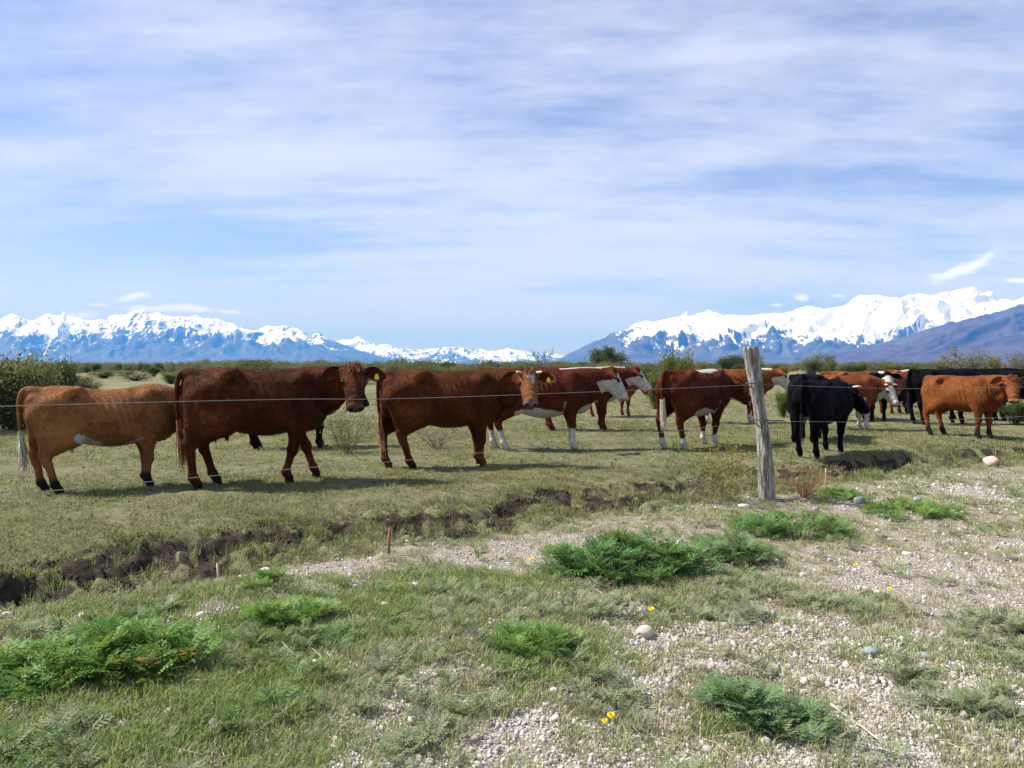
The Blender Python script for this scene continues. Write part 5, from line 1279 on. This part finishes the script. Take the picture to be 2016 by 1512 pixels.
BUSHES = [
    ('olive', -45, 850, 698, 190, 'tall olive grey thicket cut by the left frame edge'), ('olive', 48, 846, 712, 150, 'bushy olive thicket directly behind the rump of the tan cow'), ('dark', 116, 815, 716, 66, 'rounded dark green bush at the right end of the left thicket'),
    ('green', 26, 848, 792, 84, 'low dark leafy bush at the foot of the left thicket'), ('upright', 64, 835, 702, 22, 'slender sprig standing above the left thicket'), ('olive', 158, 782, 738, 66, 'olive bush right of the rounded dark one'), ('grey', 182, 775, 750, 52, 'low grey bush above the back of the tan cow'), ('grey', 150, 778, 756, 40, 'pale grey scrub touching the tan cow back line'),
    ('olive', 205, 745, 729, 60, 'distant olive bush left of the open field'), ('olive', 250, 741, 729, 55, 'distant olive bush beyond the open field'), ('grey', 268, 750, 733, 80, 'wide low grey bush above the middle of the tan cow'), ('dark', 303, 742, 721, 30, 'dark round bush left of the dark red rump'), ('green', 338, 756, 730, 44, 'green bush half hidden by the dark red rump'),
    ('upright', 405, 731, 708, 19, 'tiny lone tree above the dark red cow hips'), ('olive', 463, 731, 715, 48, 'far bush above the middle of the dark red cow'), ('dark', 535, 730, 713, 34, 'far dark bush above the dark red cow shoulder'), ('olive', 600, 731, 719, 50, 'far low bush above the neck of the dark red cow'),
    ('olive', 712, 733, 714, 46, 'far bush between the two front cows'), ('dark', 850, 730, 714, 30, 'far dark bush above the star faced cow back'), ('upright', 795, 730, 704, 12, 'tiny sapling above the star faced cow hips'),
    ('sparse', 1066, 733, 684, 52, 'dead spiky bush above the white socked cow back'), ('yellow', 1092, 734, 712, 46, 'yellow green bush left of the dome shaped tree'), ('sparse', 1128, 733, 710, 22, 'thin dry bush just left of the dome shaped tree'),
    ('dome', 1193, 742, 682, 88, 'dark dome shaped tree in front of the mountain gap'), ('green', 1334, 800, 690, 66, 'tall bright green bush behind the white tailed cow'), ('green', 1292, 806, 742, 50, 'lower bright green bush left of the tall one'), ('olive', 1250, 738, 722, 50, 'far olive scrub right of the dome shaped tree'),
    ('yellow', 1378, 755, 708, 34, 'sparse yellowish bush right of the tall green bush'), ('dark', 1438, 738, 702, 64, 'dark bush behind the top of the fence post'), ('upright', 1490, 740, 702, 20, 'small bush peeking right of the post top'), ('green', 1542, 822, 768, 34, 'small green bush right of the post at white faced head height'),
    ('olive', 1535, 738, 722, 40, 'far olive scrub right of the post'), ('upright', 1600, 745, 699, 46, 'upright olive bush behind the black cow'), ('upright', 1634, 744, 700, 20, 'thin pointed bush beside the upright olive one'), ('olive', 1662, 738, 716, 44, 'olive scrub above the brown cow'),
    ('green', 1694, 738, 714, 40, 'green bush above the patch faced cow'), ('grey', 1728, 738, 709, 40, 'greyish bush right of the green bush'), ('green', 1758, 738, 719, 46, 'low green bush above the orange rump'), ('olive', 1800, 737, 714, 40, 'olive bush left of the long black backs'), ('green', 1862, 738, 711, 44, 'green bush left of the tall twiggy one'),
    ('grey', 1905, 752, 690, 96, 'tall twiggy grey bush above the black backs'), ('yellow', 1955, 750, 700, 30, 'yellowish bush right of the tall twiggy one'), ('grey', 2003, 752, 694, 52, 'pale bush at the right frame edge'),
    ('dark', 2000, 838, 792, 60, 'dark bush below the head of the orange cow'), ('grey', 1837, 815, 785, 26, 'pale woolly bush between calf legs and orange rump')]
for i, (k, px_, yb, yt, w, lb) in enumerate(BUSHES): shrub(k, px_, yb, yt, w, lb, 40 + i)
# scrub that closes the plain
def far_scrub():
    rng = np.random.default_rng(77); protos = []; kinds = ('olive', 'dark', 'grey', 'green', 'yellow')
    for k in kinds:
        w, l = PROTO[k][0]; protos.append(bpy.data.objects.new('scrub_bush', l))
    n = 7000; r = np.exp(rng.uniform(math.log(60), math.log(1500), n)); a = np.radians(rng.uniform(-48, 48, n)); x, y = r * np.sin(a), r * np.cos(a)
    keep = (fbm(x * .012, y * .012, 3, 800) + sstep(110, 330, r) * .9) > .08
    open_field = (np.abs(x / y + .52) < .10) & (r < 160); keep &= ~open_field
    x, y, r = x[keep], y[keep], r[keep]; n = len(x)
    s = rng.uniform(.9, 2.3, n) * np.interp(r, [60, 300, 1500], [.8, 1.25, 1.9])
    scatter('far_scrub', np.stack([x, y, np.full(n, -.05)], -1), np.stack([0 * x, 0 * x, rng.uniform(0, 6.28, n)], -1), s, rng.uniform(0, 1, n), rng.choice(5, n, p=[.46, .16, .26, .05, .07]), protos)
far_scrub()
# dry bushes by the fence and thin bare stems
def twiggy(px_, ybase, ytop, wpx, mat, stems, lvl2, label, seed, up=.6, rs=.35, leaf=None, per=3, name='dry_bush', lsize=.05):
    rng = np.random.default_rng(seed); p = pix(px_, ybase); d = p[1]; h = (ybase - ytop) / FPX * d; w = wpx / FPX * d
    br, tips = skeleton(rng, stems, .5, up, lvl2, .10)
    S = np.array([w, w, h]); br = [(P * S, a * rs * max(w, h), b * rs * max(w, h)) for P, a, b in br]
    root = obj(name, None, None, (p[0], p[1], gz(p[0], p[1]))); tag(root, label, 'bush', 'dry bushes along the fence')
    o = obj('branches', wood_mesh(br, mat, sides=3), root)
    if leaf: obj('leaves', leaves_at(tips * S, per, .03, lsize, rng, LEAFM[leaf], 'leaves'), root)
twiggy(1425, 992, 880, 120, M_BLOND, 16, 7, 'wispy straw coloured bush left of the fence post', 1, .5, .26, 'yellow', 4, lsize=.03)
twiggy(1385, 995, 930, 70, M_BLOND, 12, 5, 'low tangled dry bush on the ditch rim left of the wispy one', 2, .4, .32, 'grey', 3, lsize=.028)
twiggy(1585, 985, 922, 130, M_RUSSET, 22, 7, 'reddish brown tangled bush at the right foot of the post', 3, .3, .32)
twiggy(1607, 948, 880, 62, M_BLOND, 8, 6, 'blond branching dead plant in front of the black cow hooves', 4, .7, .45)
twiggy(893, 1068, 905, 50, M_BARE, 9, 2, 'bundle of tall bare brown stems on the ditch rim', 5, 1.0, .22, name='bare_stems')
twiggy(45, 945, 845, 34, M_BARE, 5, 4, 'thin bare sprig behind the tan cow tail', 6, .9, .22)
twiggy(682, 892, 802, 120, M_BARE, 14, 8, 'half bare thorny bush below the head of the dark red cow', 7, .6, .30, 'olive', 7, lsize=.03)
twiggy(860, 884, 830, 150, M_BARE, 16, 5, 'low leafless bush behind the belly of the star faced cow', 8, .5, .25, 'grey', 2, lsize=.03)
twiggy(1078, 845, 800, 60, M_BARE, 6, 4, 'small dark stalks below the white belly', 9, .7, .4)
twiggy(1700, 985, 930, 90, M_BLOND, 5, 4, 'dead slanting branch right of the pale stake', 10, .3, .35)
twiggy(1255, 830, 785, 30, M_BARE, 5, 4, 'little dry sprig right of the white faced cows', 11, .8, .35)
# ---------------------------------------------------------------- the herd
HEREFORD = 'face belly brisket socks crest'
def profile_head(yaw=0, pitch=55, x=1.20, y=0.0, z=1.33): return dict(poll=(x, y, z), head_yaw=yaw, head_pitch=pitch)
HERD = [  # px of trunk centre, foot y, heading, height at the hips, label, options
    (208, 962, 36, 1.20, 'short legged tan cow at far left with white tail tip', dict(coat='tan', voxel=.015, length=1.0, fat=1.02, belly=.02, sway=.045, marks='flank', dark_sock=.22, switch='white', udder=.55, hairs=26000, tuft_n=110, tail_len=.95, steps=dict(hl=(-.06, 0), hr=(.06, 0), fl=(.0, 0), fr=(-.02, 0)), **profile_head(10, 45, 1.12, -.02, 1.12))),
    (508, 951, 30, 1.385, 'dark red cow with yellow ear tag looking at the camera', dict(coat='red', voxel=.013, length=.93, fat=1.0, belly=.02, switch='red', udder=.5, hairs=30000, forelock=120, tag=1, tail_swing=-.10, steps=dict(hl=(.12, 0), hr=(-.13, 0), fl=(.24, 0), fr=(-.16, 0)), dark_sock=.11, poll=(1.02, -.40, 1.335), head_yaw=-104, head_pitch=56)),
    (875, 920, 20, 1.36, 'red brown cow with white star and short horns looking at the camera', dict(coat='redbrown', voxel=.013, length=.98, belly=.03, marks='star', switch='pale', hairs=26000, forelock=50, tag=1, horns=.085, mouth=.022, steps=dict(hl=(-.16, 0), hr=(.10, 0), fl=(.04, 0), fr=(.0, 0)), pale_face=True, poll=(1.08, -.40, 1.30), head_yaw=-106, head_pitch=48)),
    (574, 880, 8, 1.30, 'black cow standing behind the dark red cow', dict(coat='black', voxel=.022, switch='black', **profile_head(-20, 60, 1.12, -.05, 1.26))),
    (1062, 884, 4, 1.385, 'white faced maroon cow with four white socks seen side on', dict(coat='maroon', voxel=.015, length=1.04, fat=1.04, belly=.06, marks=HEREFORD, sock_h=.34, switch='white', pale_hoof=True, hairs=16000, steps=dict(hl=(-.10, 0), hr=(.06, 0), fl=(.05, 0), fr=(.02, 0)), **profile_head(0, 60, 1.22, 0, 1.30))),
    (1140, 848, 6, 1.385, 'white faced brown cow behind the white socked one', dict(coat='maroon', voxel=.02, marks='face belly brisket crest', switch='white', hairs=6000, **profile_head(-4, 52, 1.24, 0, 1.29))),
    (1205, 820, 30, 1.25, 'brown cow mostly hidden behind the two white faced cows', dict(coat='brown', voxel=.026, switch='brown', **profile_head(0, 60, 1.15, 0, 1.15))),
    (1365, 881, 44, 1.36, 'maroon cow with white tail and back stripe left of the post', dict(coat='maroon', voxel=.015, length=1.0, fat=1.05, belly=.04, marks='belly brisket socks backstripe', sock_h=.22, switch='white', tuft_n=150, tail_len=.85, pale_hoof=True, hairs=14000, steps=dict(hl=(-.04, 0), hr=(.08, 0), fl=(.06, 0), fr=(-.06, 0)), **profile_head(-30, 45, 1.14, -.08, 1.17))),
    (1440, 832, 2, 1.375, 'orange brown white faced cow looking past the right of the post', dict(coat='brown', voxel=.02, marks='face belly brisket socks crest', sock_h=.2, switch='white', pale_hoof=True, hairs=6000, **profile_head(-3, 56, 1.22, 0, 1.30))),
    (1618, 896, 48, 1.19, 'black cow with pale horns right of the post', dict(coat='black', voxel=.015, length=1.04, fat=1.08, belly=.03, marks='udder', switch='black', horns=.15, hairs=9000, steps=dict(hl=(.04, 0), hr=(-.06, 0), fl=(.08, 0), fr=(-.02, 0)), **profile_head(-62, 55, 1.10, -.16, 1.19))),
    (1590, 868, 62, 1.29, 'second black cow whose rump rises behind the horned one', dict(coat='black', voxel=.022, switch='black', **profile_head(-10, 60, 1.12, 0, 1.20))),
    (1662, 846, 8, 1.22, 'brown cow with white legs behind the horned black cow', dict(coat='brown', voxel=.02, marks='face belly socks', sock_h=.42, switch='white', horns=.10, pale_hoof=True, hairs=6000, **profile_head(-70, 62, 1.06, -.18, 1.10))),
    (1675, 828, 12, 1.29, 'brown cow farther back behind the white legged one', dict(coat='brown', voxel=.026, switch='brown', **profile_head(0, 58, 1.15, 0, 1.2))),
    (1716, 828, -96, 1.27, 'black and white faced cow looking straight at the camera', dict(coat='black', voxel=.02, marks='face crest', switch='white', **profile_head(0, 55, 1.12, 0, 1.28))),
    (1764, 814, 38, 1.24, 'orange brown cow seen from behind left of the dark calf', dict(coat='orange', voxel=.024, switch='tan', **profile_head(0, 58, 1.15, 0, 1.16))),
    (1802, 814, 16, .95, 'dark brown calf standing before the orange brown rump', dict(coat='darkbrown', voxel=.024, switch='brown', calf=True, **profile_head(0, 50, 1.14, 0, 1.2))),
    (1850, 836, 14, 1.33, 'black cow with a black leg showing under the orange cow', dict(coat='black', voxel=.022, switch='black', **profile_head(0, 62, 1.16, 0, 1.2))),
    (1930, 826, 2, 1.37, 'black cow whose humped back runs above the orange cow', dict(coat='black', voxel=.022, switch='black', **profile_head(0, 60, 1.16, 0, 1.26))),
    (2010, 828, 4, 1.30, 'black cow at the right frame edge behind the orange head', dict(coat='black', voxel=.022, switch='black', **profile_head(0, 60, 1.16, 0, 1.24))),
    (1893, 858, -62, 1.255, 'orange cow at far right facing the camera', dict(coat='orange', voxel=.015, length=.95, belly=.02, switch='tan', forelock=70, forelock_hair='red', hairs=15000, dark_sock=.24, steps=dict(hl=(.06, 0), hr=(-.04, 0), fl=(.04, 0), fr=(-.03, 0)), poll=(1.10, -.12, 1.30), head_yaw=-52, head_pitch=58)),
    (1768, 800, 30, 1.30, 'far brown cow with a white back showing above the orange rump', dict(coat='brown', voxel=.03, marks='crest backstripe face', switch='white', **profile_head(0, 60, 1.15, 0, 1.22))),
    (1838, 800, 70, 1.30, 'far white backed cow between the black cows', dict(coat='brown', voxel=.03, marks='crest backstripe face', switch='white', **profile_head(0, 60, 1.15, 0, 1.22))),
]
for i, (px_, fy, hd, hgt, lb, opt) in enumerate(HERD):
    p = pix(px_, fy); root = make_cow(opt, 20 + i); s = hgt / 1.335
    root.location = (p[0], p[1], gz(p[0], p[1]) - .004); root.scale = (s, s, s); root.rotation_euler.z = R(hd)
    tag(root, lb, 'calf' if opt.get('calf') else 'cow', 'cattle behind the fence')
